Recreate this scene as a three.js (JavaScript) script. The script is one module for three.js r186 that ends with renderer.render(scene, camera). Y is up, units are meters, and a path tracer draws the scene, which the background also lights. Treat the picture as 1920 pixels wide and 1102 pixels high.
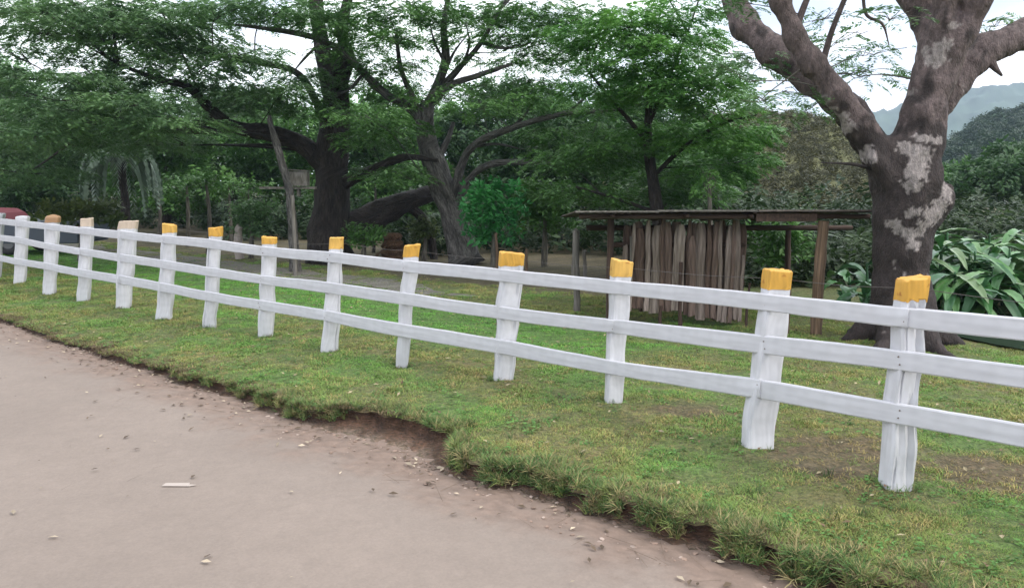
import * as THREE from 'three';
import { mergeGeometries, toCreasedNormals } from 'three/addons/utils/BufferGeometryUtils.js';
import { MarchingCubes } from 'three/addons/objects/MarchingCubes.js';
import { createNoise2D, createNoise3D } from 'simplex-noise';

// ---------------------------------------------------------------- camera, sky, sun, exposure
const scene = new THREE.Scene();
const PW = 1920, PH = 1102, FL = 1500, EYE = 1.95, PITCH = Math.atan(206 / 1500);
const camera = new THREE.PerspectiveCamera(2 * Math.atan(PH / 2 / FL) * 180 / Math.PI, PW / PH, 0.05, 6000);
camera.position.set(0, EYE, 0);
camera.rotation.x = -PITCH;
scene.add(camera);

const renderer = new THREE.WebGLRenderer({ antialias: true });
renderer.toneMapping = THREE.LinearToneMapping;
renderer.toneMappingExposure = 1.6;
renderer.shadowMap.enabled = true;

function mulberry(a) { return () => { a |= 0; a = a + 0x6D2B79F5 | 0; let t = Math.imul(a ^ a >>> 15, 1 | a); t = t + Math.imul(t ^ t >>> 7, 61 | t) ^ t; return ((t ^ t >>> 14) >>> 0) / 4294967296; }; }
let rnd = mulberry(7);
const rr = (a, b) => a + (b - a) * rnd();
const n2 = createNoise2D(mulberry(11)), n3 = createNoise3D(mulberry(12));
const lerp = (a, b, t) => a + (b - a) * t, clamp = (x, a = 0, b = 1) => Math.min(b, Math.max(a, x));
const sstep = (a, b, x) => { const t = clamp((x - a) / (b - a)); return t * t * (3 - 2 * t); };
const V = (x, y, z) => new THREE.Vector3(x, y, z);

{ // bright, thinly clouded sky
  const w = 512, h = 256, data = new Float32Array(w * h * 4);
  for (let j = 0; j < h; j++) for (let i = 0; i < w; i++) {
    const th = (j + 0.5) / h * Math.PI - Math.PI / 2, ph = i / w * Math.PI * 2;   // row 0 at the nadir
    const x = Math.cos(th) * Math.cos(ph), y = Math.sin(th), z = Math.cos(th) * Math.sin(ph);
    const c = 0.5 + 0.5 * (n3(x * 2, y * 4, z * 2) * 0.6 + n3(x * 5, y * 9, z * 5) * 0.3 + n3(x * 11, y * 20, z * 11) * 0.15);
    const b = 1.15 + 0.3 * clamp(y);
    const k = (j * w + i) * 4;
    const w2 = sstep(0.22, 0.5, c); data[k] = b * lerp(0.5, 1.1, w2); data[k + 1] = b * lerp(0.58, 1.12, w2); data[k + 2] = b * lerp(0.74, 1.17, w2); data[k + 3] = 1;
  }
  const sky = new THREE.DataTexture(data, w, h, THREE.RGBAFormat, THREE.FloatType);
  sky.mapping = THREE.EquirectangularReflectionMapping; sky.magFilter = THREE.LinearFilter; sky.needsUpdate = true;
  scene.background = sky; scene.environment = sky;
}
const sun = new THREE.DirectionalLight(new THREE.Color(1, 0.95, 0.86), 1.5);
sun.position.set(22, 24, 0); sun.target.position.set(0, 0, -12);
sun.castShadow = true; sun.shadow.radius = 30; sun.shadow.mapSize.set(2048, 2048);
Object.assign(sun.shadow.camera, { left: -40, right: 40, top: 40, bottom: -40, near: 1, far: 120 });
scene.add(sun, sun.target);
scene.fog = new THREE.FogExp2(new THREE.Color(0.62, 0.77, 1.0), 0.0004);

// ---------------------------------------------------------------- measuring helpers
// a sight line through a point of the picture, met with a plane at a known distance or with the ground
function ray(px, py) {
  const x = (px - PW / 2) / FL, y = -(py - PH / 2) / FL, c = Math.cos(PITCH), s = Math.sin(PITCH);
  return V(x, y * c - s, -(c + y * s));
}
function at(px, py, dist) { const r = ray(px, py); return r.multiplyScalar(dist / -r.z).add(V(0, EYE, 0)); }
function onGround(px, py, gy = 0) { const r = ray(px, py); return r.multiplyScalar((gy - EYE) / r.y).add(V(0, EYE, 0)); }
const mpp = dist => dist / FL;                                     // metres to a picture element at that distance
// fence coordinates: s along the fence (away from the camera), t across it (away from the road)
const FA = V(2.47, 0, -4.99), FD = V(-0.7589, 0, -0.6512), FN = V(0.6512, 0, -0.7589);
const st = (s, t, y = 0) => V(FA.x + FD.x * s + FN.x * t, y, FA.z + FD.z * s + FN.z * t);
const toST = p => { const x = p.x - FA.x, z = p.z - FA.z; return [x * FD.x + z * FD.z, x * FN.x + z * FN.z]; };

// ---------------------------------------------------------------- scene helpers
const taken = {};
const numbered = n => { const k = taken[n] = (taken[n] ?? -1) + 1; return k ? n + '_' + String(k).padStart(3, '0') : n; };
function thing(name, label, category, p = V(0, 0, 0), group) {
  const o = new THREE.Group(); o.name = numbered(name); o.position.copy(p); o.userData = { label, category };
  if (group) o.userData.group = group;
  scene.add(o); return o;
}
function mesh(name, g, m, parent = scene, kind) {
  const o = new THREE.Mesh(g, m); o.name = parent === scene ? numbered(name) : name; o.castShadow = o.receiveShadow = true;
  if (kind) o.userData.kind = kind;
  if (parent !== scene) { const w = worldOf(parent); g.translate(-w.x, -w.y, -w.z); }   // shapes are made in place, then measured from the thing's base
  parent.add(o); return o;
}
function worldOf(o) { const p = V(0, 0, 0); for (let q = o; q && q !== scene; q = q.parent) p.add(q.position); return p; }
function structure(name, g, m, label, category) { const o = mesh(name, g, m, scene, 'structure'); o.userData.label = label; o.userData.category = category; return o; }

function tileTex(size, fn, color = true) {
  const d = new Uint8Array(size * size * 4);
  for (let j = 0; j < size; j++) for (let i = 0; i < size; i++) {
    const c = fn(i / size, j / size), k = (j * size + i) * 4, a = Array.isArray(c) ? c : [c, c, c];
    for (let q = 0; q < 3; q++) d[k + q] = clamp(a[q]) * 255; d[k + 3] = 255;
  }
  const t = new THREE.DataTexture(d, size, size); t.wrapS = t.wrapT = THREE.RepeatWrapping; t.magFilter = THREE.LinearFilter; t.minFilter = THREE.LinearMipmapLinearFilter; t.generateMipmaps = true;
  if (color) t.colorSpace = THREE.SRGBColorSpace;
  t.needsUpdate = true; return t;
}
// noise that repeats with the tile
const pn = (u, v, fx, fy = fx, o = 0) => {
  const h = (i, j) => { let q = Math.imul(((i % fx) + fx) % fx + 1, 374761393) ^ Math.imul(((j % fy) + fy) % fy + 7, 668265263) ^ Math.imul(o + 3, 2246822519); q = Math.imul(q ^ q >>> 13, 1274126177); return ((q ^ q >>> 16) >>> 0) / 2147483648 - 1; };
  const x = u * fx, y = v * fy, i = Math.floor(x), j = Math.floor(y), a = x - i, b = y - j, f = a * a * (3 - 2 * a), g = b * b * (3 - 2 * b);
  return lerp(lerp(h(i, j), h(i + 1, j), f), lerp(h(i, j + 1), h(i + 1, j + 1), f), g);
};

const lin = (r, g, b) => new THREE.Color().setRGB(r, g, b);
const std = (c, rough = 0.9, extra = {}) => new THREE.MeshStandardMaterial({ color: c, roughness: rough, side: THREE.DoubleSide, ...extra });
const roadGrain = tileTex(512, (u, v) => 0.93 + 0.015 * pn(u, v, 30) + 0.02 * pn(u, v, 120, 120, 3) + 0.012 * pn(u, v, 9, 9, 7) + 0.02 * pn(u, v, 250, 250, 5));
const roadBump = tileTex(512, (u, v) => 0.5 + 0.2 * pn(u, v, 160, 160, 2) + 0.2 * pn(u, v, 45, 45, 5), false);
const turfGrain = tileTex(512, (u, v) => { const a = pn(u, v, 60, 60, 1), b = pn(u, v, 140, 140, 4); return [0.78 + 0.14 * a + 0.12 * b, 0.78 + 0.13 * a + 0.1 * b, 0.74 + 0.16 * a + 0.1 * b]; });
const turfBump = tileTex(512, (u, v) => 0.5 + 0.25 * pn(u, v, 60, 60, 1) + 0.25 * pn(u, v, 140, 140, 4), false);
const paintGrain = tileTex(256, (u, v) => { const g = pn(u, v, 60, 6), sp = pn(u, v, 22, 22, 9); const k = 0.94 + 0.03 * g + 0.02 * sp; return [k, k, k]; });
const capGrain = tileTex(256, (u, v) => { const g = pn(u, v, 70, 7), q = pn(u, v, 26, 18, 4) + 0.6 * pn(u, v, 60, 50, 6), w = clamp((q - 0.75) * 4); const k = 0.9 + 0.06 * g + 0.04 * pn(u, v, 12, 12, 2); return [k, k * (1 - 0.12 * w), k * (1 - 0.2 * w)].map(x => x - 0.16 * w); });
const paintBump = tileTex(256, (u, v) => 0.5 + 0.3 * pn(u, v, 50, 5) + 0.15 * pn(u, v, 40, 40, 2), false);
const barkGrain = tileTex(512, (u, v) => { const a = pn(u, v, 34, 9), b = pn(u, v, 70, 30, 3), c = pn(u, v, 8, 5, 6); return 0.7 + 0.16 * a + 0.1 * b + 0.12 * c; });
const barkBump = tileTex(512, (u, v) => 0.5 + 0.3 * pn(u, v, 34, 9) + 0.2 * pn(u, v, 70, 30, 3), false);
const plateGrain = tileTex(512, (u, v) => 0.82 + 0.09 * pn(u, v, 22, 13) + 0.07 * pn(u, v, 60, 40, 3) + 0.06 * pn(u, v, 140, 110, 6));
const plateBump = tileTex(512, (u, v) => 0.5 + 0.22 * pn(u, v, 22, 13) + 0.16 * pn(u, v, 60, 40, 3) + 0.12 * pn(u, v, 140, 110, 6), false);
const woodGrain = tileTex(256, (u, v) => { const a = pn(u, v, 40, 3), b = pn(u, v, 90, 8, 5), c = pn(u, v, 5, 4, 8); return [0.74 + 0.14 * a + 0.1 * b + 0.1 * c, 0.72 + 0.14 * a + 0.1 * b + 0.1 * c, 0.7 + 0.14 * a + 0.1 * b + 0.12 * c]; });
const woodBump = tileTex(256, (u, v) => 0.5 + 0.3 * pn(u, v, 40, 3) + 0.2 * pn(u, v, 90, 8, 5), false);

const M = {
  road: std(0xffffff, 0.92, { vertexColors: true, map: roadGrain, bumpMap: roadBump, bumpScale: 0.0025 }),
  turf: std(0xffffff, 1, { vertexColors: true, map: turfGrain, bumpMap: turfBump, bumpScale: 0.02 }),
  soil: std(0xffffff, 1, { vertexColors: true, map: turfGrain, bumpMap: turfBump, bumpScale: 0.02 }),
  white: std(lin(0.58, 0.58, 0.61), 0.62, { map: paintGrain, bumpMap: paintBump, bumpScale: 0.0015 }),
  rail: std(lin(0.56, 0.56, 0.59), 0.6, { map: paintGrain, bumpMap: paintBump, bumpScale: 0.0015 }),
  yellow: std(lin(0.66, 0.36, 0.055), 0.6, { map: capGrain, bumpMap: paintBump, bumpScale: 0.002 }),
  yellow2: std(lin(0.68, 0.4, 0.085), 0.65, { map: capGrain, bumpMap: paintBump, bumpScale: 0.002 }),
  beige: std(lin(0.52, 0.42, 0.33), 0.7, { map: paintGrain, bumpMap: paintBump, bumpScale: 0.002 }),
  copper: std(lin(0.36, 0.21, 0.11), 0.5, { map: paintGrain, bumpMap: paintBump, bumpScale: 0.0015 }),
  wire: std(lin(0.07, 0.06, 0.055), 0.7),
  darkBark: std(lin(0.06, 0.047, 0.042), 0.95, { map: barkGrain, bumpMap: barkBump, bumpScale: 0.04 }),
  greyBark: std(lin(0.2, 0.185, 0.175), 0.95, { map: barkGrain, bumpMap: barkBump, bumpScale: 0.04 }),
  paleBark: std(0xffffff, 0.9, { vertexColors: true, map: plateGrain, bumpMap: plateBump, bumpScale: 0.02 }),
  thinBark: std(lin(0.2, 0.18, 0.15), 0.95, { map: barkGrain }),
  slabs: [[0.34, 0.285, 0.25], [0.43, 0.37, 0.325], [0.25, 0.185, 0.155], [0.39, 0.33, 0.295], [0.18, 0.125, 0.1]].map(c => std(lin(...c), 0.95, { map: woodGrain, bumpMap: woodBump, bumpScale: 0.012 })),
  log: std(lin(0.26, 0.18, 0.12), 0.95, { map: woodGrain, bumpMap: woodBump, bumpScale: 0.012 }),
  beam: std(lin(0.1, 0.065, 0.05), 0.95, { map: woodGrain }),
  rustShade: std(lin(0.085, 0.052, 0.04), 0.8, { map: woodGrain }),  // rusted brown, with the shade of the roof underside painted into the colour
  tin: std(lin(0.3, 0.26, 0.24), 0.6, { metalness: 0.3, map: woodGrain }),
  greyWood: std(lin(0.3, 0.29, 0.27), 0.95, { map: woodGrain, bumpMap: woodBump, bumpScale: 0.01 }),
  clay: std(lin(0.17, 0.09, 0.055), 1, { map: turfGrain, bumpMap: turfBump, bumpScale: 0.03 }),
  stone: std(lin(0.4, 0.34, 0.31), 1),
};
const leafMat = (c, tr = 0.6) => new THREE.MeshPhysicalMaterial({ color: c, roughness: 0.55, specularIntensity: 0.4, transmission: tr, thickness: 0, side: THREE.DoubleSide });
const LEAF = leafMat(0xffffff);

// a tapered, slightly knobbly limb through the given points
function limb(pts, radii, { seg = 12, rings, wob = 0.08, freq = 1.6, paint, flare = 0 } = {}) {
  const curve = new THREE.CatmullRomCurve3(pts, false, 'centripetal'), L = curve.getLength();
  const n = rings ?? Math.max(6, Math.ceil(L / Math.max(0.1, radii[0] * 0.6)));
  const fr = curve.computeFrenetFrames(n, false), pos = [], uv = [], idx = [], col = [];
  for (let i = 0; i <= n; i++) {
    const u = i / n, p = curve.getPointAt(u), q = u * (radii.length - 1), k = Math.min(radii.length - 2, Math.floor(q));
    const r0 = lerp(radii[k], radii[k + 1], q - k);
    for (let j = 0; j <= seg; j++) {
      const a = j / seg * Math.PI * 2, dir = fr.normals[i].clone().multiplyScalar(Math.cos(a)).addScaledVector(fr.binormals[i], Math.sin(a));
      const w = p.clone().addScaledVector(dir, r0);
      let r = r0 * (1 + wob * (n3(w.x * freq, w.y * freq * 0.6, w.z * freq) + 0.5 * n3(w.x * freq * 3, w.y * freq * 1.5, w.z * freq * 3)));
      if (flare) r *= 1 + flare * Math.pow(1 - u, 14) * (0.65 + 0.6 * Math.cos(a * 5 + 1.3));
      const v = p.clone().addScaledVector(dir, r);
      pos.push(v.x, v.y, v.z); uv.push(j / seg * Math.max(1, Math.round(r0 * 6.28)), u * L);
      if (paint) col.push(...paint(v, u, dir));
    }
  }
  for (let i = 0; i < n; i++) for (let j = 0; j < seg; j++) { const a = i * (seg + 1) + j, b = a + seg + 1; idx.push(a, a + 1, b, b, a + 1, b + 1); }
  for (const [i, f] of [[0, 1], [n, -1]]) {   // close the ends
    const c = pos.length / 3, p = curve.getPointAt(i / n); pos.push(p.x, p.y, p.z); uv.push(0, 0); if (paint) col.push(...paint(p, i / n, V(0, 1, 0)));
    for (let j = 0; j < seg; j++) { const a = i * (seg + 1) + j; f > 0 ? idx.push(c, a + 1, a) : idx.push(c, a, a + 1); }
  }
  const g = new THREE.BufferGeometry(); g.setAttribute('position', new THREE.Float32BufferAttribute(pos, 3)); g.setAttribute('uv', new THREE.Float32BufferAttribute(uv, 2));
  if (paint) g.setAttribute('color', new THREE.Float32BufferAttribute(col, 3));
  g.setIndex(idx); g.computeVertexNormals();
  { // one smooth seam
    const N = g.attributes.normal; for (let i = 0; i <= n; i++) { const a = i * (seg + 1), b = a + seg, v = V(N.getX(a) + N.getX(b), N.getY(a) + N.getY(b), N.getZ(a) + N.getZ(b)).normalize(); N.setXYZ(a, v.x, v.y, v.z); N.setXYZ(b, v.x, v.y, v.z); }
  }
  return g;
}
// a closed strip with the cross section sec(i) (points in a frame out / up) moved along points
function loft(rings, crease = 0.6, closed = true) {   // rings: array of arrays of Vector3, all the same length
  const n = rings.length, m = rings[0].length, pos = [], uv = [], idx = []; let L = 0;
  for (let i = 0; i < n; i++) { if (i) L += rings[i][0].distanceTo(rings[i - 1][0]); let c = 0; for (let j = 0; j <= m; j++) { const p = rings[i][j % m]; if (j) c += p.distanceTo(rings[i][j - 1]); pos.push(p.x, p.y, p.z); uv.push(c, L); } }
  for (let i = 0; i < n - 1; i++) for (let j = 0; j < m; j++) { const a = i * (m + 1) + j, b = a + m + 1; idx.push(a, b, a + 1, b, b + 1, a + 1); }
  if (closed) for (const i of [0, n - 1]) {
    const c = pos.length / 3, s = V(0, 0, 0); rings[i].forEach(p => s.add(p)); s.divideScalar(m); pos.push(s.x, s.y, s.z); uv.push(0, L);
    for (let j = 0; j < m; j++) { const a = i * (m + 1) + j; i ? idx.push(c, a + 1, a) : idx.push(c, a, a + 1); }
  }
  const g = new THREE.BufferGeometry(); g.setAttribute('position', new THREE.Float32BufferAttribute(pos, 3)); g.setAttribute('uv', new THREE.Float32BufferAttribute(uv, 2)); g.setIndex(idx); g.computeVertexNormals();
  return toCreasedNormals(g, crease);
}

// ---------------------------------------------------------------- ground
const lipY = s => lerp(-0.03, -0.13, sstep(3.5, 11, s)) + 0.025 * n2(s * 1.1, 4) + 0.012 * n2(s * 5, 9);
const footT = s => -1.29 + 0.05 * n2(s * 0.5, 1) + 0.03 * n2(s * 2.3, 2) + 0.015 * n2(s * 9, 3);
const notch = s => sstep(2.7, 3.05, s) * (1 - sstep(3.9, 4.7, s));
const lipT = s => footT(s) + 0.03 + 0.05 * n2(s * 3.2, 31) + 0.02 * n2(s * 11, 32) + 0.3 * notch(s) + 0.1 * sstep(0.35, 0.75, n2(s * 0.9, 44)) * (1 - sstep(5, 9, s));
const ROAD_Y = -0.2;
function lawnY(s, t) {
  const e = sstep(-1.3, 0.1, t);
  return lerp(lipY(s), 0, e) + (0.018 * n2(s * 0.8, t * 0.8) + 0.012 * n2(s * 2.6 + 8, t * 2.6)) * sstep(-1.3, -0.6, t);
}
const bare = (p) => {   // how bare the soil is: round the nearest posts, and under the trees beyond the track
  const [s, t] = toST(p); let b = 0;
  for (const [px, py, rx, ry] of [[1580, 860, 200, 48], [1860, 890, 170, 40], [1300, 770, 90, 18], [1250, 705, 60, 14]]) { const c = onGround(px, py), m = mpp(-c.z); const a = (p.x - c.x) / (rx * m), d = (p.z - c.z) / (ry * m * 4.2); b = Math.max(b, 1 - sstep(0.45, 1.05, Math.hypot(a, d) + 0.22 * n2(s * 3, t * 3))); }
  return b;
};
const woodLitter = (s, t) => sstep(5.2, 6.4, t + 0.5 * n2(s * 0.6, t * 0.6)) * sstep(4.8, 7.5, s + 0.6 * n2(s, t));   // leaf litter beyond the track
const lushAt = (s, t) => clamp(0.65 * sstep(0.1, 0.85, n2(s * 0.42 + 17, t * 0.55 + 5) + 0.25 * n2(s * 2.2, t * 2.5)) + sstep(1.3, 2, t + 0.3 * n2(s, t)) * (1 - sstep(3.6, 4.1, t)) * sstep(3.2, 4.6, s + 0.4 * n2(t, s)));
function lawnColor(p, s, t) {
  const a = n2(s * 0.55 + 3, t * 0.7), b = n2(s * 2.1, t * 2.4 + 6), c = n2(s * 7, t * 8);
  const g = clamp(0.5 + 0.42 * a + 0.25 * b + 0.15 * c);
  let col = [lerp(0.2, 0.12, g), lerp(0.175, 0.17, g), lerp(0.08, 0.05, g)];
  const lu = lushAt(s, t) * 0.8; col = col.map((v, i) => lerp(v, [0.1, 0.225, 0.045][i], lu));
  const so = [0.15, 0.1, 0.066], d = clamp(bare(p) * 0.75 + 0.12 * sstep(0.3, 0.8, n2(s * 1.3, t * 1.7 + 20)));
  col = col.map((v, i) => lerp(v, so[i], d));
  const li = [0.17, 0.13, 0.085], w = woodLitter(s, t); col = col.map((v, i) => lerp(v, li[i] * (0.8 + 0.4 * c), w * 0.85));
  const e = 1 - sstep(0.02, 0.16, t - lipT(s)); return col.map((v, i) => lerp(v, so[i], e * 0.7));
}
function grid(ss, tt, fn) {   // fn(s, t, i, j) -> {p, c}
  const pos = [], col = [], uv = [], idx = [], m = tt.length;
  ss.forEach((s, i) => tt.forEach((t, j) => { const { p, c } = fn(s, t, i, j); pos.push(p.x, p.y, p.z); col.push(...c); uv.push(s / 1.7, t / 1.7); }));
  for (let i = 0; i < ss.length - 1; i++) for (let j = 0; j < m - 1; j++) { const a = i * m + j, b = a + m; idx.push(a, a + 1, b, b, a + 1, b + 1); }
  const g = new THREE.BufferGeometry(); g.setAttribute('position', new THREE.Float32BufferAttribute(pos, 3)); g.setAttribute('color', new THREE.Float32BufferAttribute(col, 3)); g.setAttribute('uv', new THREE.Float32BufferAttribute(uv, 2)); g.setIndex(idx); g.computeVertexNormals(); return g;
}
const steps = (...spans) => { const o = []; for (const [a, b, d] of spans) for (let x = a; x < b - 1e-6; x += d) o.push(x); o.push(spans.at(-1)[1]); return o; };
const S_ALL = steps([-70, -10, 5], [-10, -2.5, 0.5], [-2.5, 9, 0.05], [9, 20, 0.12], [20, 60, 1], [60, 460, 20]);
{
  const tt = steps([0, 0.3, 0.02], [0.3, 2, 0.07], [2, 8, 0.16], [8, 30, 1], [30, 460, 20]);   // measured from the lip
  structure('lawn', grid(S_ALL, tt, (s, q) => {
    const l = lipT(s), t = l + q, p = st(s, t, lawnY(s, t)); if (q < 0.06) p.y -= (0.06 - q) * 0.5;
    return { p, c: lawnColor(p, s, t) };
  }), M.turf, 'short patchy lawn and roadside verge round the white fence', 'lawn');
  // broken soil bank between the verge and the road
  const rows = [0, 0.12, 0.25, 0.4, 0.55, 0.7, 0.85, 1];
  structure('soil_bank', grid(S_ALL, rows, (s, k) => {
    const l = lipT(s), top = lawnY(s, l) - 0.032, f = footT(s) - 0.05, under = Math.sin(Math.PI * Math.min(1, k * 1.5)) * 0.05 * (1 - sstep(5, 9, s));
    const t = lerp(l + 0.015, f, k * k * 0.75 + k * 0.25) + under + 0.018 * n2(s * 12, k * 4), y = lerp(top, ROAD_Y - 0.004, Math.sin(k * Math.PI / 2)) + 0.01 * n2(s * 14, k * 5 + 7) * (k > 0 && k < 1 ? 1 : 0);
    const r = 0.75 + 0.35 * n2(s * 3, k * 2) + 0.2 * n2(s * 13, k * 6);
    const pale = sstep(0.55, 1, k + 0.15 * n2(s * 4, 3)); const a = [0.15, 0.08, 0.052], b = [0.33, 0.255, 0.21];
    return { p: st(s, t, y), c: a.map((v, i) => lerp(v * r, b[i] * (0.85 + 0.2 * r), pale)) };
  }), M.soil, 'broken red-brown soil edge below the grass', 'bank');
  const rt = steps([-9.4, -3, 0.4], [-3, -1.9, 0.1], [-1.9, -0.9, 0.03]);
  structure('road', grid(S_ALL, rt, (s, t) => {
    const edge = sstep(-0.75, -0.1, t - footT(s) + 0.16 * n2(s * 1.3, t * 2) + 0.1 * n2(s * 5, t * 6));
    const y = ROAD_Y + 0.006 * n2(s * 0.7, t * 0.9) + edge * 0.012 * (0.4 + n2(s * 9, t * 9));
    const a = n2(s * 0.28, t * 0.5), b = n2(s * 1.2 + 5, t * 1.9), c = n2(s * 6, t * 8), k = 1 + 0.05 * a + 0.025 * b + 0.01 * c;
    const base = [0.238 * k, 0.193 * k, 0.162 * k], dirt = [0.2, 0.14, 0.108].map(v => v * (1 + 0.2 * c + 0.15 * n2(s * 15, t * 18)));
    return { p: st(s, t, y), c: base.map((v, i) => lerp(v, dirt[i], edge * 0.85)) };
  }), M.road, 'smooth pale pinkish grey road', 'road');
  const g = new THREE.CircleGeometry(1250, 64); g.rotateX(-Math.PI / 2); g.translate(0, -0.27, 0);
  structure('ground', g, std(lin(0.11, 0.13, 0.05), 1), 'open grassland reaching to the horizon', 'ground');
  // grey track behind the fence
  const tr = steps([8, 60, 0.3]), tw = [0, 0.15, 0.35, 0.6, 0.85, 1];
  structure('dirt_track', grid(tr, tw, (s, k) => {
    const w = 0.55 * sstep(8, 11, s) + 0.05, t = 4.75 + 0.25 * n2(s * 0.3, 50) + (k - 0.5) * 2 * (w + 0.15 * n2(s * 1.4, k > 0.5 ? 51 : 52)), r = 0.9 + 0.15 * n2(s * 2, t * 2) + 0.1 * n2(s * 7, t * 7);
    return { p: st(s, t, lawnY(s, t) + 0.006), c: [0.25 * r, 0.235 * r, 0.22 * r] };
  }), M.soil, 'grey dirt track running behind the white fence', 'track');
}

// ---------------------------------------------------------------- the white fence
// per post, measured on the picture: foot x, foot y, foot width, top x, top y, top width, then upper and lower edge of the three rails
const POSTS = [
  [1678, 912, 58, 1711, 522, 48, 573, 611, 653, 690, 750, 788],
  [1419, 836, 60, 1458, 507, 48, 548, 580, 625, 660, 705, 741],
  [1149, 753, 34, 1167, 489, 38, 523, 549, 596, 622, 671, 697],
  [944, 712, 38, 960, 475, 50, 503, 527, 572, 596, 633, 660],
  [752, 685, 25, 773, 460, 33, 486, 509, 546, 569, 603, 628],
  [618, 656, 34, 632, 446, 27, 471, 491, 527, 548, 579, 600],
  [498, 631, 30, 505, 445, 28, 461, 479, 514, 531, 561, 580],
  [392, 613, 25, 404, 427, 25, 447, 465, 499, 516, 544, 562],
  [308, 597, 31, 318, 421, 24, 440, 455, 486, 502, 528, 545],
  [230, 577, 27, 241, 415, 37, 432, 448, 475, 490, 514, 531],
  [156, 563, 23, 163, 410, 22, 425, 438, 464, 477, 503, 517],
  [91, 550, 24, 98, 402, 26, 418, 430, 454, 466, 491, 504],
  [36, 531, 21, 42, 404, 23, 412, 424, 443, 455, 483, 495],
  [-10, 521, 20, -4, 400, 21, 408, 419, 438, 449, 474, 485],
];
const fence = thing('white_fence', 'long white three-rail wooden fence with yellow-tipped posts along the roadside', 'fence', st(0, 0, 0));
const posts = POSTS.map(([bx, by, bw, tx, ty, tw, ...r], i) => {
  const b = onGround(bx, by), m = mpp(Math.hypot(b.z, 0) / Math.cos(PITCH)), k = EYE / (by - 345), top = at(tx, ty, -b.z);
  return { i, b, top, wb: bw * k / 2 * 0.93, wt: tw * k / 2 * 0.93, rails: [0, 1, 2].map(j => { const u = at(0, r[2 * j], -b.z).y, d = at(0, r[2 * j + 1], -b.z).y; return [(u + d) / 2, (u - d) / 2]; }) };
});
{ // two more posts, beyond the right edge of the picture
  const p0 = posts[0];
  for (const k of [1, 2]) posts.unshift({ i: -k, b: st(-1.3 * k, -0.05 * k), top: st(-1.3 * k, -0.05 * k, 1.33), wb: 0.09, wt: 0.08, rails: p0.rails.map(q => [q[0] + 0.012 * k, q[1]]) });
}
const DEEP = 0.075;
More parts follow.
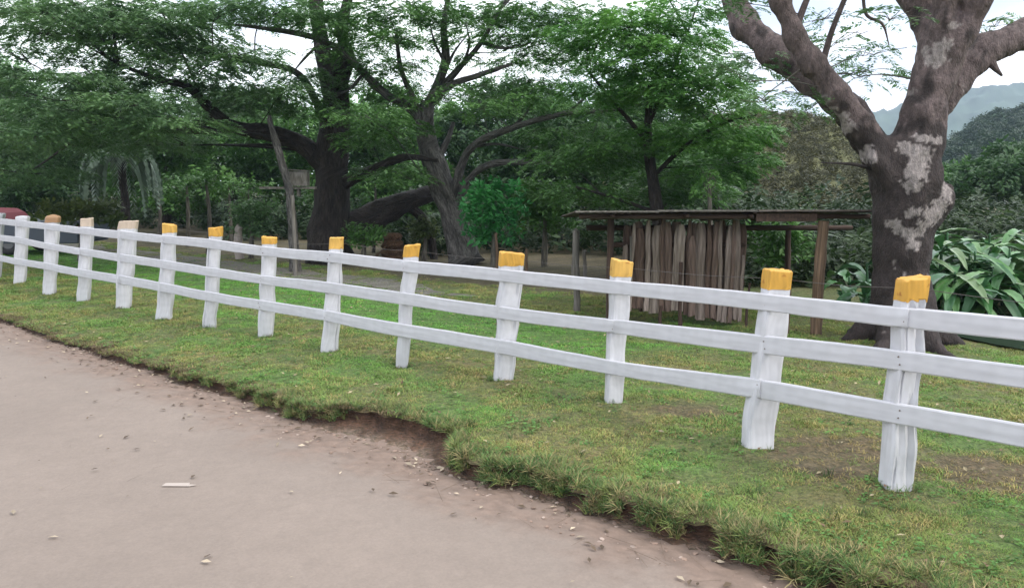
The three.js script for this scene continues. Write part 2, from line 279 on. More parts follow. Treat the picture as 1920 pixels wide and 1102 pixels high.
for (const p of posts) {
  const grooves = p.i === 0 ? [[4.45, 0.035, 0.13], [4.95, 0.045, 0.14], [5.5, 0.02, 0.1]] : p.i === 3 ? [[4.9, 0.03, 0.12], [5.5, 0.02, 0.12]] : p.i === 5 ? [[5.3, 0.035, 0.16]] : p.i === 7 ? [[4.4, 0.03, 0.12]] : p.i % 3 === 2 ? [[4.8, 0.012, 0.1]] : [];
  const N = 36, H = p.top.y, y0 = -0.06, capFrom = p.rails[0][0] + p.rails[0][1] + 0.03 * (p.i > 9 ? 0.3 : 1);
  const ring = (y, grow = 0) => {
    const u = clamp(y / H), lean = u, c = V(lerp(p.b.x, p.top.x, lean) + 0.012 * n2(y * 2.2, p.i * 7), y, p.b.z + 0.01 * n2(y * 2, p.i * 5 + 3));
    const w = lerp(p.wb, p.wt, u) * (1 + 0.06 * n2(y * 2.2 + p.i, p.i * 3)) + grow, d = Math.min(DEEP, w * 0.95) * (1 + 0.08 * n2(y * 3, p.i + 40)) + grow, out = [];
    for (let j = 0; j < N; j++) {
      const a = j / N * Math.PI * 2, ca = Math.cos(a), sa = Math.sin(a), e = 0.34 + 0.12 * n2(p.i * 3.1, 8);
      let r = 1 + 0.05 * n3(ca * 1.3 + p.i * 9, sa * 1.3, y * 1.3) + 0.02 * n3(ca * 4, sa * 4 + p.i, y * 3);
      for (const [ga, gd, gw] of grooves) { const da = Math.abs(a - ga - 0.12 * n2(y * 1.5, ga)); if (da < gw * 1.3 && y < capFrom + 0.01) r -= gd / w * (1 - da / (gw * 1.3)) * (0.7 + 0.4 * n2(y * 3, ga * 5)); }
      const ex = Math.sign(ca) * Math.abs(ca) ** e * w * r, ey = Math.sign(sa) * Math.abs(sa) ** e * d * r;   // screen-right is +x; a = 3/2 pi faces the road
      out.push(V(c.x + ex * 0.97 + ey * -0.12, c.y, c.z - ey * 0.98 - ex * 0.1));
    }
    return out;
  };
  const ys = (a, b, n) => Array.from({ length: n + 1 }, (_, k) => lerp(a, b, k / n));
  const body = mesh('post', loft(ys(y0, capFrom + 0.03, 22).map(y => ring(y)), 0.5), M.white, fence);
  const dome = p.i === 11 || p.i === 12;
  const slant = (0.03 * n2(p.i * 5.7, 2)) / Math.max(0.05, p.wt);
  let rg = ys(capFrom, H, 6).map(y => ring(y, 0.003)); rg[0].forEach((v, k) => { v.y += 0.007 * n2(k * 0.3, p.i * 4.1); });
  if (dome) rg = rg.map((q, k) => { const u = k / 6, c = V(0, 0, 0); q.forEach(v => c.add(v)); c.divideScalar(q.length); const f = u < 0.55 ? 1 : Math.sqrt(Math.max(0.04, 1 - ((u - 0.55) / 0.45) ** 2.2)); return q.map(v => v.clone().sub(c).multiplyScalar(f * (p.i === 11 ? 1.06 : 1)).add(c)); });
  else {
    const last = rg[rg.length - 1], c = V(0, 0, 0); last.forEach(v => c.add(v)); c.divideScalar(last.length);
    rg.forEach((q, k) => q.forEach(v => { v.y += slant * (v.x - c.x) * (k / 6) ** 1.5 + 0.008 * n2(v.x * 30, v.z * 30) * (k / 6); }));
    const inner = last.map(v => v.clone().sub(c).multiplyScalar(0.93).add(c)); inner.forEach(v => { v.y += 0.007; }); rg.push(inner);
  }
  const m = p.i === 9 || p.i === 10 ? M.beige : p.i === 11 ? M.copper : p.i >= 12 ? M.white : p.i % 3 === 2 ? M.yellow2 : M.yellow;
  const cap = mesh('painted_top', loft(rg, 0.6), m, body);
  if (m === M.beige) cap.userData.label = 'faded beige post top'; else if (m === M.copper) cap.userData.label = 'rounded copper-coloured post top'; else if (m === M.white) cap.userData.label = 'rounded white post top';
}
{ // rails: boards that span a few posts each, nailed to the road side
  const joints = [[0, 2, 6, 10, 13, 15], [0, 4, 8, 12, 15], [0, 3, 7, 11, 15]];
  for (let j = 0; j < 3; j++) for (let q = 0; q + 1 < joints[j].length; q++) {
    const a = joints[j][q], b = joints[j][q + 1], P = posts.slice(a, b + 1);
    const yaw = p => { const u = p.rails[j][0] / p.top.y; return V(lerp(p.b.x, p.top.x, u), p.rails[j][0], p.b.z).addScaledVector(FN, -(Math.min(DEEP, p.wb * 0.95) + 0.012) - (q % 2 ? 0.012 : 0)); };
    const c = new THREE.CatmullRomCurve3(P.map(yaw), false, 'centripetal'), n = Math.ceil(c.getLength() / 0.09), rings = [];
    for (let i = 0; i <= n; i++) {
      let u = i / n; const g = 0.004 / c.getLength() * (q % 2 ? 1 : -14); u = clamp(u, 0.0005, 0.9995);
      const p = c.getPointAt(u), tn = c.getTangentAt(u), f = u * (P.length - 1), k = Math.min(P.length - 2, Math.floor(f));
      let h = lerp(P[k].rails[j][1], P[k + 1].rails[j][1], f - k) * 0.98 + 0.0015 * n2(p.x * 2.2, j * 9 + q), th = 0.019;
      p.y += 0.003 * n2(p.x * 1.1, j * 5 + q * 3);
      if (i === 0 || i === n) { h *= 0.9; th *= 0.7; }
      const out = V(tn.z, 0, -tn.x).normalize(), up = V(0, 1, 0), w = 0.001 * n2(p.x * 7, j);
      const cs = [[-1, -0.88], [-0.72, -1], [0.72, -1], [1, -0.88], [1, 0.88], [0.72, 1], [-0.72, 1], [-1, 0.88]];
      const tan = tn.clone().multiplyScalar(i === 0 ? -0.03 : i === n ? 0.03 : 0);
      rings.push(cs.map(([x, y]) => p.clone().add(tan).addScaledVector(out, x * th).addScaledVector(up, y * h + w + 0.0008 * n2(p.x * 17, y * 4 + j))));
    }
    mesh('rail', loft(rings, 0.5), M.rail, fence);
  }
  const nailMat = std(lin(0.12, 0.08, 0.06), 0.7);
  for (const p of posts.slice(1, 9)) for (let j = 0; j < 3; j++) for (const e of [-0.35, 0.4]) {
    const u = p.rails[j][0] / p.top.y, q = V(lerp(p.b.x, p.top.x, u), p.rails[j][0] + e * p.rails[j][1], p.b.z).addScaledVector(FN, -(Math.min(DEEP, p.wb * 0.95) + 0.0335)).addScaledVector(FD, rr(-0.03, 0.03));
    const g = new THREE.CylinderGeometry(0.0045, 0.005, 0.012, 8); g.rotateX(Math.PI / 2); g.rotateY(Math.atan2(-FN.x, -FN.z)); g.translate(q.x, q.y, q.z); mesh('nail', g, nailMat, fence);
  }
  // a strand of wire stapled behind the post tops
  for (let k = 1; k < 10; k++) {
    const a = posts[k], b = posts[k + 1], y = p => p.top.y - 0.07, pa = V(a.top.x, y(a), a.b.z).addScaledVector(FN, 0.08), pb = V(b.top.x, y(b), b.b.z).addScaledVector(FN, 0.08), mid = pa.clone().lerp(pb, 0.5); mid.y -= 0.015;
    mesh('wire', limb([pa, mid, pb], [0.0025, 0.0025], { seg: 5, rings: 8, wob: 0 }), M.wire, fence);
  }
}

// ---------------------------------------------------------------- leaves and trees
function leafQuads(list) {   // each leaf: a folded four-sided blade from p along d, w wide, with its own face direction
  const pos = [], idx = [];
  for (const [p, d, side, fold] of list) {
    const b = pos.length / 3, m = p.clone().addScaledVector(d, 0.45), l = m.clone().sub(side).add(fold), r = m.clone().add(side).add(fold), e = p.clone().add(d);
    for (const v of [p, l, e, r]) pos.push(v.x, v.y, v.z);
    idx.push(b, b + 1, b + 2, b, b + 2, b + 3);
  }
  const g = new THREE.BufferGeometry(); g.setAttribute('position', new THREE.Float32BufferAttribute(pos, 3)); g.setIndex(idx);
  const f = g.toNonIndexed(); f.computeVertexNormals(); return f;
}
function feather(len = 0.42, pairs = 9, leaf = 0.13, wid = 0.017, droop = 0.25) {   // pinnate spray: axis along z, upper side y
  const L = [];
  for (let i = 0; i < pairs; i++) for (const s of [-1, 1]) {
    const u = (i + 0.6) / pairs, z = u * len, y = -droop * u * u * len + rr(-0.012, 0.012);
    const k = Math.sin(Math.PI * clamp(0.15 + u * 0.75)) * rr(0.8, 1.15), d = V(s * leaf * k * 0.9, rr(-0.35, 0.15) * leaf * k, leaf * k * rr(0.3, 0.6));
    L.push([V(0, y, z), d, V(-d.z, rr(-0.3, 0.3) * wid * 20, d.x * 1).normalize().multiplyScalar(wid), V(0, rr(-0.004, 0.006), 0)]);
  }
  return leafQuads(L);
}
function cluster(n = 12, leaf = 0.13, wid = 0.03) {
  const L = [];
  for (let i = 0; i < n; i++) { const a = rr(0, 6.28), r = rr(0.0, 0.1), d = V(Math.cos(a), rr(-0.5, 0.45), Math.sin(a)).normalize().multiplyScalar(leaf * rr(0.7, 1.2)); L.push([V(Math.cos(a) * r, rr(-0.06, 0.06), Math.sin(a) * r), d, V(-d.z, rr(-0.06, 0.06), d.x).normalize().multiplyScalar(wid * rr(0.8, 1.2)), V(0, 0.008, 0)]); }
  return leafQuads(L);
}
rnd = mulberry(21);
const SPRAY = { feather: feather(0.42, 11, 0.15, 0.019, 0.3), feather2: feather(0.34, 8, 0.1, 0.02, 0.5), cluster: cluster(), big: cluster(10, 0.26, 0.07), fine: cluster(18, 0.1, 0.02) };
const dummy = new THREE.Object3D();
const tmpC = new THREE.Color();
function scatter(name, geo, mat, items, parent, kind) {   // items: {p, dir, up, s, c}
  const o = new THREE.InstancedMesh(geo, mat, items.length); o.name = parent === scene ? numbered(name) : name; o.castShadow = o.receiveShadow = true;
  const w = parent === scene ? V(0, 0, 0) : worldOf(parent), X = V(0, 0, 0), Y = V(0, 0, 0), Z = V(0, 0, 0), m = new THREE.Matrix4();
  items.forEach((it, i) => {
    Z.copy(it.dir).normalize(); X.crossVectors(it.up, Z).normalize(); Y.crossVectors(Z, X);
    m.makeBasis(X, Y, Z).scale(V(it.s, it.s * (it.sy ?? 1), it.s)); m.setPosition(it.p.x - w.x, it.p.y - w.y, it.p.z - w.z); o.setMatrixAt(i, m);
    o.setColorAt(i, tmpC.setRGB(...it.c));
  });
  if (kind) o.userData.kind = kind;
  parent.add(o); return o;
}
// leaves through one flattened clump; greens: [dark, light]
function fillPad(items, c, rx, ry, rz, n, greens, { size = [0.7, 1.2], gap = 0.05, freq = 1.1, flat = 0.35 } = {}) {
  const o = rr(0, 100);
  for (let i = 0; i < n; i++) {
    const a = rr(0, 6.283), r = Math.sqrt(rnd()), h = rr(-1, 1) * Math.sqrt(1 - r * r * 0.85);
    const p = V(c.x + Math.cos(a) * r * rx, c.y + h * ry, c.z + Math.sin(a) * r * rz);
    const q = n3(p.x * freq + o, p.y * freq * 2, p.z * freq) + 0.5 * n3(p.x * freq * 2.7, p.y * freq * 4, p.z * freq * 2.7 + o);
    if (q < gap - 0.55) continue;
    const dir = V(Math.cos(a) + rr(-0.8, 0.8), rr(-0.5, 0.25) * (flat * 2), Math.sin(a) + rr(-0.8, 0.8)), up = V(rr(-flat, flat) * 1.3, 1, rr(-flat, flat) * 1.3);
    const k = clamp(0.5 + 0.4 * n3(p.x * 0.9, p.y * 0.9, p.z * 0.9 + 30) + rr(-0.3, 0.3));
    items.push({ p, dir, up, s: rr(size[0], size[1]), c: greens[0].map((v, j) => lerp(v, greens[1][j], k)) });
  }
}
const GREEN = {
  dark: [[0.038, 0.105, 0.035], [0.1, 0.21, 0.062]], blue: [[0.075, 0.165, 0.065], [0.2, 0.35, 0.135]], mid: [[0.065, 0.165, 0.04], [0.16, 0.34, 0.08]],
  bright: [[0.065, 0.2, 0.04], [0.2, 0.42, 0.09]], olive: [[0.09, 0.14, 0.04], [0.21, 0.27, 0.08]], vivid: [[0.03, 0.21, 0.06], [0.1, 0.42, 0.11]],
};
// a tree: limbs given through points on the picture with a distance; clumps likewise. opts.bark, opts.paint
function tree(name, label, { trunk, limbs = [], pads = [], dist, bark = M.darkBark, green = 'mid', spray = 'feather', cover = 2.6, size, flare = 0.25, seg = 18, wob = 0.1, paint, group, category = 'tree', gap = -0.1, flat, twigs = 5, unit = 0.035, freq, skin, skinJoints = [], thick = 0.035 }) {
  const pt = q => at(q[0], q[1], q[2] ?? dist), T = trunk.pts.map(pt), base = T[0].clone(); base.y = 0;
  if (T[0].y > -0.02) T.unshift(V(T[0].x, -0.12, T[0].z)), trunk = { ...trunk, r: [trunk.r[0] * 1.08, ...trunk.r] };
  const o = thing(name, label, category, base, group);
  if (skin) mesh('trunk', skin, bark, o);
  else mesh('trunk', limb(T, trunk.r, { seg, wob, flare, paint, rings: paint ? 150 : undefined }), bark, o);
  const joints = skin ? skinJoints.map(q => at(...q)) : [...T];
  for (const l of limbs) { const pts = l.pts.map(pt); mesh('limb', limb(pts, l.r, { seg: Math.max(8, seg - 6), wob, paint: l.paint === undefined ? paint : l.paint, rings: paint ? 90 : undefined }), l.bark ?? bark, o); if (!l.end) new THREE.CatmullRomCurve3(pts).getPoints(12).forEach(p => joints.push(p)); }
  const items = [], tw = [];
  for (const [px, py, rx, ry, o2 = {}] of pads) {
    const d = o2.d ?? dist, c = at(px, py, d), m = mpp(d), RX = rx * m, RY = ry * m, RZ = o2.rz ?? Math.max(RY, RX * 0.8);
    fillPad(items, c, RX, RY, RZ, Math.round((o2.cover ?? cover) * Math.PI * RX * RY / unit * (1 + RZ * 0.15)), GREEN[o2.green ?? green], { size: o2.size ?? size, gap: o2.gap ?? gap, flat: o2.flat ?? flat, freq });
    if (o2.bare || !twigs) continue;
    let best = joints[0] ?? T.at(-1), bd = 1e9; for (const j of joints) { const e = j.distanceTo(c) + (j.y > c.y - 0.1 ? 2.5 : 0); if (e < bd) bd = e, best = j; }
    const under = c.clone(); under.y -= RY * 0.3; const mid = best.clone().lerp(under, 0.5); mid.y = lerp(best.y, under.y, rr(0.6, 0.9)); mid.x += rr(-0.12, 0.12) * bd; mid.z += rr(-0.12, 0.12) * bd;
    const br = clamp(bd * 0.009, 0.008, thick);
    if (bd > 0.2) tw.push(limb([best, mid, under], [br * 1.1, br * 0.7, br * 0.25], { seg: 6, rings: 8, wob: 0.15 }));
    for (let k = 0; k < twigs; k++) { const a = rr(0, 6.28), e = V(c.x + Math.cos(a) * RX * rr(0.5, 0.95), c.y + rr(-0.2, 0.6) * RY, c.z + Math.sin(a) * RZ * rr(0.5, 0.95)), f = under.clone().lerp(e, 0.5); f.y += rr(-0.05, 0.15) * RX; const f0 = mid.clone().lerp(under, rr(0.3, 1)); tw.push(limb([f0, f, e], [br * 0.55, br * 0.4, 0.005], { seg: 5, rings: 6, wob: 0.1 })); }
  }
  if (tw.length) { const g = mergeGeometries(tw.map(g => { g.deleteAttribute('color'); return g; })); const b = mesh('twigs', g, bark.vertexColors ? M.thinBark : bark, o); b.userData.kind = 'stuff'; }
  if (items.length) scatter('crown', SPRAY[spray], LEAF, items, o, 'stuff');
  return o;
}

// ---------------------------------------------------------------- the big forked tree on the right
rnd = mulberry(31);
const FLAKES = [[1738, 258, 16, 7], [1762, 262, 14, 9], [1700, 270, 12, 6], [1722, 285, 26, 12], [1718, 315, 18, 30], [1708, 345, 14, 18], [1780, 360, 12, 20], [1766, 385, 20, 14], [1748, 402, 20, 20], [1712, 398, 14, 10], [1690, 432, 12, 8], [1705, 440, 12, 16], [1725, 430, 12, 22], [1712, 458, 12, 9], [1680, 420, 8, 8],
  [1545, 172, 9, 8], [1560, 188, 10, 10], [1575, 205, 11, 10], [1590, 222, 12, 11], [1602, 238, 12, 11], [1528, 160, 7, 7], [1770, 100, 16, 22], [1778, 80, 14, 12], [1725, 168, 7, 7], [1792, 45, 10, 7], [1640, 285, 8, 16]].map(([x, y, a, b]) => { const p = at(x, y, 9.5); return [p.x, p.y, a / 152, b / 152]; });
const barkPaint = (p, u, dir, dark) => {   // dark bark on the bole, smoother pale bark on the limbs, flaked plates
  const a = n3(p.x * 2.2, p.y * 1.3, p.z * 2.2), b = n3(p.x * 6, p.y * 4, p.z * 6 + 9), c = n3(p.x * 17, p.y * 9, p.z * 17), d = n3(p.x * 36, p.y * 22, p.z * 36);
  const up = sstep(2.55, 2.8, p.y + 0.2 * b) * sstep(-0.85, -0.45, a + 0.25 * b);
  let col = [0.042, 0.03, 0.028].map((v, i) => lerp(v, [0.145, 0.108, 0.104][i], up * (dark ? 0.15 : 1)));
  col = col.map(v => v * (1 + 0.22 * c + 0.2 * d + 0.16 * b));
  let m = 0;
  if (p.z > -10.05) for (const [x, y, rx, ry] of FLAKES) { const e = Math.hypot((p.x - x) / rx, (p.y - y) / ry); if (e < 2) m = Math.max(m, 1.15 - e + 0.3 * b + 0.35 * c + 0.25 * d); }
  const lic = sstep(0.12, 0.24, Math.max(m, (a * 0.5 + b * 0.5 + c * 0.3) - 0.6));
  return col.map((v, i) => lerp(v, [0.36, 0.315, 0.3][i] * (1 + 0.18 * d), lic * 0.92));
};
// bole and main limbs grown together into one skin; bones: [picture point, radius] chains
function grown(chains, side, centre, res, k = 0.12) {
  const N = res, f = new Float32Array(N ** 3).fill(9), half = N / 2, cell = side / N, org = centre.clone().subScalar(side / 2);
  for (const ch of chains) for (let i = 0; i + 1 < ch.length; i++) {
    const [A, ra] = ch[i], [B, rb] = ch[i + 1], m = Math.max(ra, rb) + 0.3, AB = B.clone().sub(A), L2 = AB.lengthSq();
    const lo = ['x', 'y', 'z'].map((q, n) => Math.max(0, Math.floor((Math.min(A[q], B[q]) - m - org[q]) / cell))), hi = ['x', 'y', 'z'].map(q => Math.min(N - 1, Math.ceil((Math.max(A[q], B[q]) + m - org[q]) / cell)));
    for (let z = lo[2]; z <= hi[2]; z++) for (let y = lo[1]; y <= hi[1]; y++) for (let x = lo[0]; x <= hi[0]; x++) {
      const px = org.x + x * cell - A.x, py = org.y + y * cell - A.y, pz = org.z + z * cell - A.z, t = clamp((px * AB.x + py * AB.y + pz * AB.z) / L2);
      const d = Math.hypot(px - AB.x * t, py - AB.y * t, pz - AB.z * t) - lerp(ra, rb, t), q = x + y * N + z * N * N, h = Math.max(0, k - Math.abs(f[q] - d)) / k;
      f[q] = Math.min(f[q], d) - h * h * k * 0.25;
    }
  }
  const mc = new MarchingCubes(N, M.paleBark, false, false, 400000);
  for (let q = 0; q < f.length; q++) {
    let d = f[q]; if (d < 0.2 && d > -0.2) { const x = org.x + (q % N) * cell, y = org.y + (Math.floor(q / N) % N) * cell, z = org.z + Math.floor(q / N / N) * cell; d -= 0.022 * n3(x * 3, y * 1.6, z * 3) + 0.01 * n3(x * 9, y * 4, z * 9) + 0.004 * n3(x * 24, y * 12, z * 24); }
    mc.field[q] = -Math.min(1, d);
  }
  mc.isolation = 0; mc.update();
  const n = mc.count, pos = mc.positionArray.slice(0, n * 3), nor = mc.normalArray.slice(0, n * 3), uv = new Float32Array(n * 2), col = new Float32Array(n * 3), p = V(0, 0, 0);
  for (let i = 0; i < n; i++) {
    p.set((pos[i * 3] + 1) * half * cell + org.x, (pos[i * 3 + 1] + 1) * half * cell + org.y, (pos[i * 3 + 2] + 1) * half * cell + org.z); pos.set([p.x, p.y, p.z], i * 3);
    uv.set([(p.x + p.z * 0.6) * 1.3, p.y], i * 2); col.set(barkPaint(p), i * 3);
  }
  const g = new THREE.BufferGeometry(); g.setAttribute('position', new THREE.BufferAttribute(pos, 3)); g.setAttribute('normal', new THREE.BufferAttribute(nor, 3)); g.setAttribute('uv', new THREE.BufferAttribute(uv, 2)); g.setAttribute('color', new THREE.BufferAttribute(col, 3)); return g;
}
const D0 = 9.8, bone = list => list.map(([x, y, r, d = D0]) => [at(x, y, d), r]);
const rootFoot = V(at(1690, 640, D0).x, 0, -D0);
const BOLE = grown([
  bone([[1690, 655, 0.36], [1690, 600, 0.325], [1688, 540, 0.31], [1692, 470, 0.31], [1697, 400, 0.33], [1702, 340, 0.36], [1704, 305, 0.3]]),
  bone([[1690, 350, 0.26], [1650, 290, 0.17], [1612, 235, 0.155], [1566, 170, 0.14], [1522, 115, 0.125], [1488, 65, 0.11], [1464, 0, 0.1], [1458, -12, 0.095]]),
  bone([[1650, 290, 0.2, 10], [1595, 210, 0.17, 10.3], [1520, 145, 0.18, 10.6], [1450, 95, 0.18, 10.9], [1400, 50, 0.17, 11.2], [1378, 5, 0.16, 11.4]]),
  bone([[1706, 330, 0.32], [1720, 270, 0.27], [1732, 215, 0.235], [1748, 155, 0.225], [1764, 95, 0.225]]),
  bone([[1764, 95, 0.18], [1742, 45, 0.165, 9.95], [1714, -5, 0.155, 10.05], [1708, -15, 0.15, 10.05]]),
  bone([[1766, 100, 0.17], [1770, 45, 0.13, 9.7], [1774, -8, 0.115, 9.65], [1775, -15, 0.115, 9.65]]),
  bone([[1770, 115, 0.18], [1802, 60, 0.145, 9.7], [1836, -2, 0.13, 9.6], [1842, -14, 0.128, 9.6]]),
  bone([[1740, 235, 0.14, 9.95], [1790, 150, 0.165, 10.05], [1850, 92, 0.175, 10.15], [1930, 62, 0.17, 10.25], [1985, 45, 0.16, 10.3]]),
  bone([[1740, 400, 0.2, 9.75], [1766, 375, 0.13, 9.7], [1781, 352, 0.045, 9.7]]), bone([[1660, 330, 0.1, 9.65], [1642, 300, 0.08, 9.6]]),
  ...[0.3, 1.35, 2.3, 3.4, 4.3, 5.4].map((a, i) => [[rootFoot.clone().add(V(Math.cos(a) * 0.15, 0.45, Math.sin(a) * 0.15)), 0.2], [rootFoot.clone().add(V(Math.cos(a) * 0.42, 0.1, Math.sin(a) * 0.42)), 0.12], [rootFoot.clone().add(V(Math.cos(a) * (0.75 + 0.15 * (i % 3)), -0.07, Math.sin(a) * (0.75 + 0.15 * (i % 3)))), 0.06]]),
], 4.9, V(at(1660, 400, 10).x, 2.15, -10.2), 176);
tree('forked_tree', 'large forked tree with mottled flaking bark standing beside the hut', {
  dist: 9.8, bark: M.paleBark, paint: barkPaint, seg: 30, wob: 0.07, skin: BOLE, thick: 0.01, skinJoints: [[1566, 170, 9.8], [1522, 115, 9.8], [1488, 65, 9.8], [1520, 145, 10.6], [1450, 95, 10.9], [1400, 50, 11.2], [1850, 92, 10.15], [1560, 60, 9.7], [1748, 155, 9.8]],
  trunk: { pts: [[1692, 640], [1690, 600], [1704, 300]], r: [0.3, 0.3, 0.3] },
  limbs: [
    { pts: [[1464, 0], [1452, -40], [1440, -110]], r: [0.1, 0.092, 0.08] }, { pts: [[1378, 5, 11.4], [1365, -40, 11.6], [1350, -110, 11.8]], r: [0.16, 0.145, 0.11] },
    { pts: [[1714, -5, 10.05], [1690, -50, 10.1], [1670, -110, 10.2]], r: [0.155, 0.14, 0.11] }, { pts: [[1774, -8, 9.65], [1778, -50, 9.6], [1777, -110, 9.5]], r: [0.115, 0.105, 0.09] }, { pts: [[1836, -2, 9.6], [1852, -45, 9.5], [1870, -100, 9.4]], r: [0.13, 0.12, 0.1] }, { pts: [[1980, 47, 10.3], [2040, 25, 10.35], [2120, 0, 10.4]], r: [0.16, 0.14, 0.11] },
    { pts: [[1540, 130], [1560, 60, 9.7], [1592, -20, 9.6]], r: [0.045, 0.032, 0.028] },
    { pts: [[1490, 60], [1505, 20], [1525, -30]], r: [0.05, 0.04, 0.03] },
    { pts: [[1618, -20, 9.4], [1626, 28, 9.4], [1655, 45, 9.4], [1668, 85, 9.4]], r: [0.02, 0.018, 0.014, 0.005] },
    { pts: [[1850, 100, 10.1], [1866, 126, 10.0], [1880, 142, 10]], r: [0.07, 0.045, 0.012], end: 1 },
    { pts: [[1648, 320, 9.75], [1600, 308, 9.6], [1540, 305, 9.5]], r: [0.025, 0.018, 0.006], end: 1 },
  ],
  pads: [[1570, 70, 60, 25], [1640, 95, 70, 22], [1600, 140, 70, 24], [1670, 30, 60, 20], [1500, 175, 60, 20], [1400, 140, 60, 40], [1440, 185, 60, 25], [1355, 90, 40, 40], [1560, 25, 50, 22], [1870, 45, 50, 14], [1380, -10, 60, 40], [1420, 120, 60, 30], [1560, 190, 40, 16], [1480, 215, 60, 16], [1640, 130, 50, 14],
    [1500, -80, 160, 50], [1700, -120, 220, 60], [1900, -90, 160, 50]].map(a => [...a, { cover: a[1] < -30 ? 1.5 : 2.2, d: rr(9.2, 11.5), gap: 0.2 }]),
  green: 'blue', size: [0.45, 0.8], unit: 0.02, twigs: 6,
});

// ---------------------------------------------------------------- the spreading trees in the middle
rnd = mulberry(33);
const jit = (list, d0, d1, o = {}) => list.map(a => [...a.slice(0, 4), { d: rr(d0, d1), ...o, ...(a[4] ?? {}) }]);
tree('spreading_tree', 'massive dark-trunked spreading tree with long low limbs behind the fence', {
  dist: 20, bark: M.darkBark, seg: 26, wob: 0.14, flare: 0.3,
  trunk: { pts: [[617, 492], [618, 440], [620, 380], [622, 300], [628, 220], [630, 150], [625, 95]], r: [0.5, 0.43, 0.4, 0.38, 0.34, 0.27, 0.17] },
  limbs: [
    { pts: [[628, 200], [608, 120], [598, 60], [590, -20], [580, -120]], r: [0.24, 0.2, 0.17, 0.15, 0.12] },
    { pts: [[630, 170], [650, 110], [640, 60, 19.6], [660, -30, 19.3]], r: [0.22, 0.16, 0.13, 0.1] },
    { pts: [[612, 310], [560, 268, 19.7], [500, 248, 19.3], [440, 238, 18.9], [395, 205, 18.5], [350, 162, 18.1], [300, 150, 17.7], [220, 120, 17.2]], r: [0.27, 0.22, 0.19, 0.16, 0.12, 0.09, 0.06, 0.03] },
    { pts: [[440, 240, 18.9], [360, 245, 18.4], [290, 240, 18], [200, 215, 17.6]], r: [0.12, 0.08, 0.06, 0.03] },
    { pts: [[630, 350], [700, 318, 19.5], [760, 295, 19], [820, 300, 18.7]], r: [0.16, 0.12, 0.09, 0.05] },
    { pts: [[620, 250], [560, 140, 19.4], [500, 120, 18.9], [400, 105, 18.3]], r: [0.12, 0.09, 0.07, 0.03] },
    { pts: [[615, 330], [575, 282, 20.3], [520, 258, 20.6], [460, 248, 21], [400, 232, 21.3]], r: [0.2, 0.15, 0.11, 0.07, 0.03] },
  ],
  pads: [
    ...jit([[50, 15, 90, 22], [180, 18, 110, 24], [310, 22, 110, 24], [410, 18, 80, 20], [250, 92, 110, 26], [345, 70, 90, 24], [60, 60, 50, 12], [330, 135, 120, 26], [150, 110, 70, 14], [250, 160, 130, 22], [520, 15, 90, 20], [100, 65, 90, 18], [215, 55, 90, 16], [370, 100, 80, 20], [300, 60, 80, 18], [20, 95, 60, 18], [420, 110, 60, 14], [460, 100, 60, 16], [120, 30, 100, 24], [260, 40, 100, 22], [10, 140, 60, 16], [150, 140, 60, 10], [560, 140, 60, 16], [520, 170, 80, 18]], 16.5, 19, { green: 'blue' }),
    ...jit([[130, 150, 90, 16], [60, 250, 110, 24], [200, 235, 110, 22], [330, 230, 90, 20], [250, 190, 90, 18], [120, 200, 100, 20]], 15.5, 17, { green: 'blue' }),
    ...jit([[80, 215, 130, 26], [220, 205, 110, 22], [20, 180, 80, 14], [340, 200, 80, 16], [140, 265, 140, 28], [290, 265, 100, 22], [40, 320, 110, 30], [440, 175, 90, 22], [470, 205, 70, 16]], 18, 22, { green: 'blue' }),
    ...jit([[580, 200, 60, 22], [690, 260, 60, 20], [730, 320, 60, 20]], 18.5, 19.8, { green: 'mid' }),
    ...jit([[-40, -80, 190, 50], [200, -100, 220, 55], [440, -110, 210, 50], [640, -120, 180, 50], [60, -200, 260, 60], [400, -230, 260, 60]], 16, 22, { cover: 1.1 }),
  ],
  green: 'mid', size: [0.6, 1.1], cover: 6.5,
});
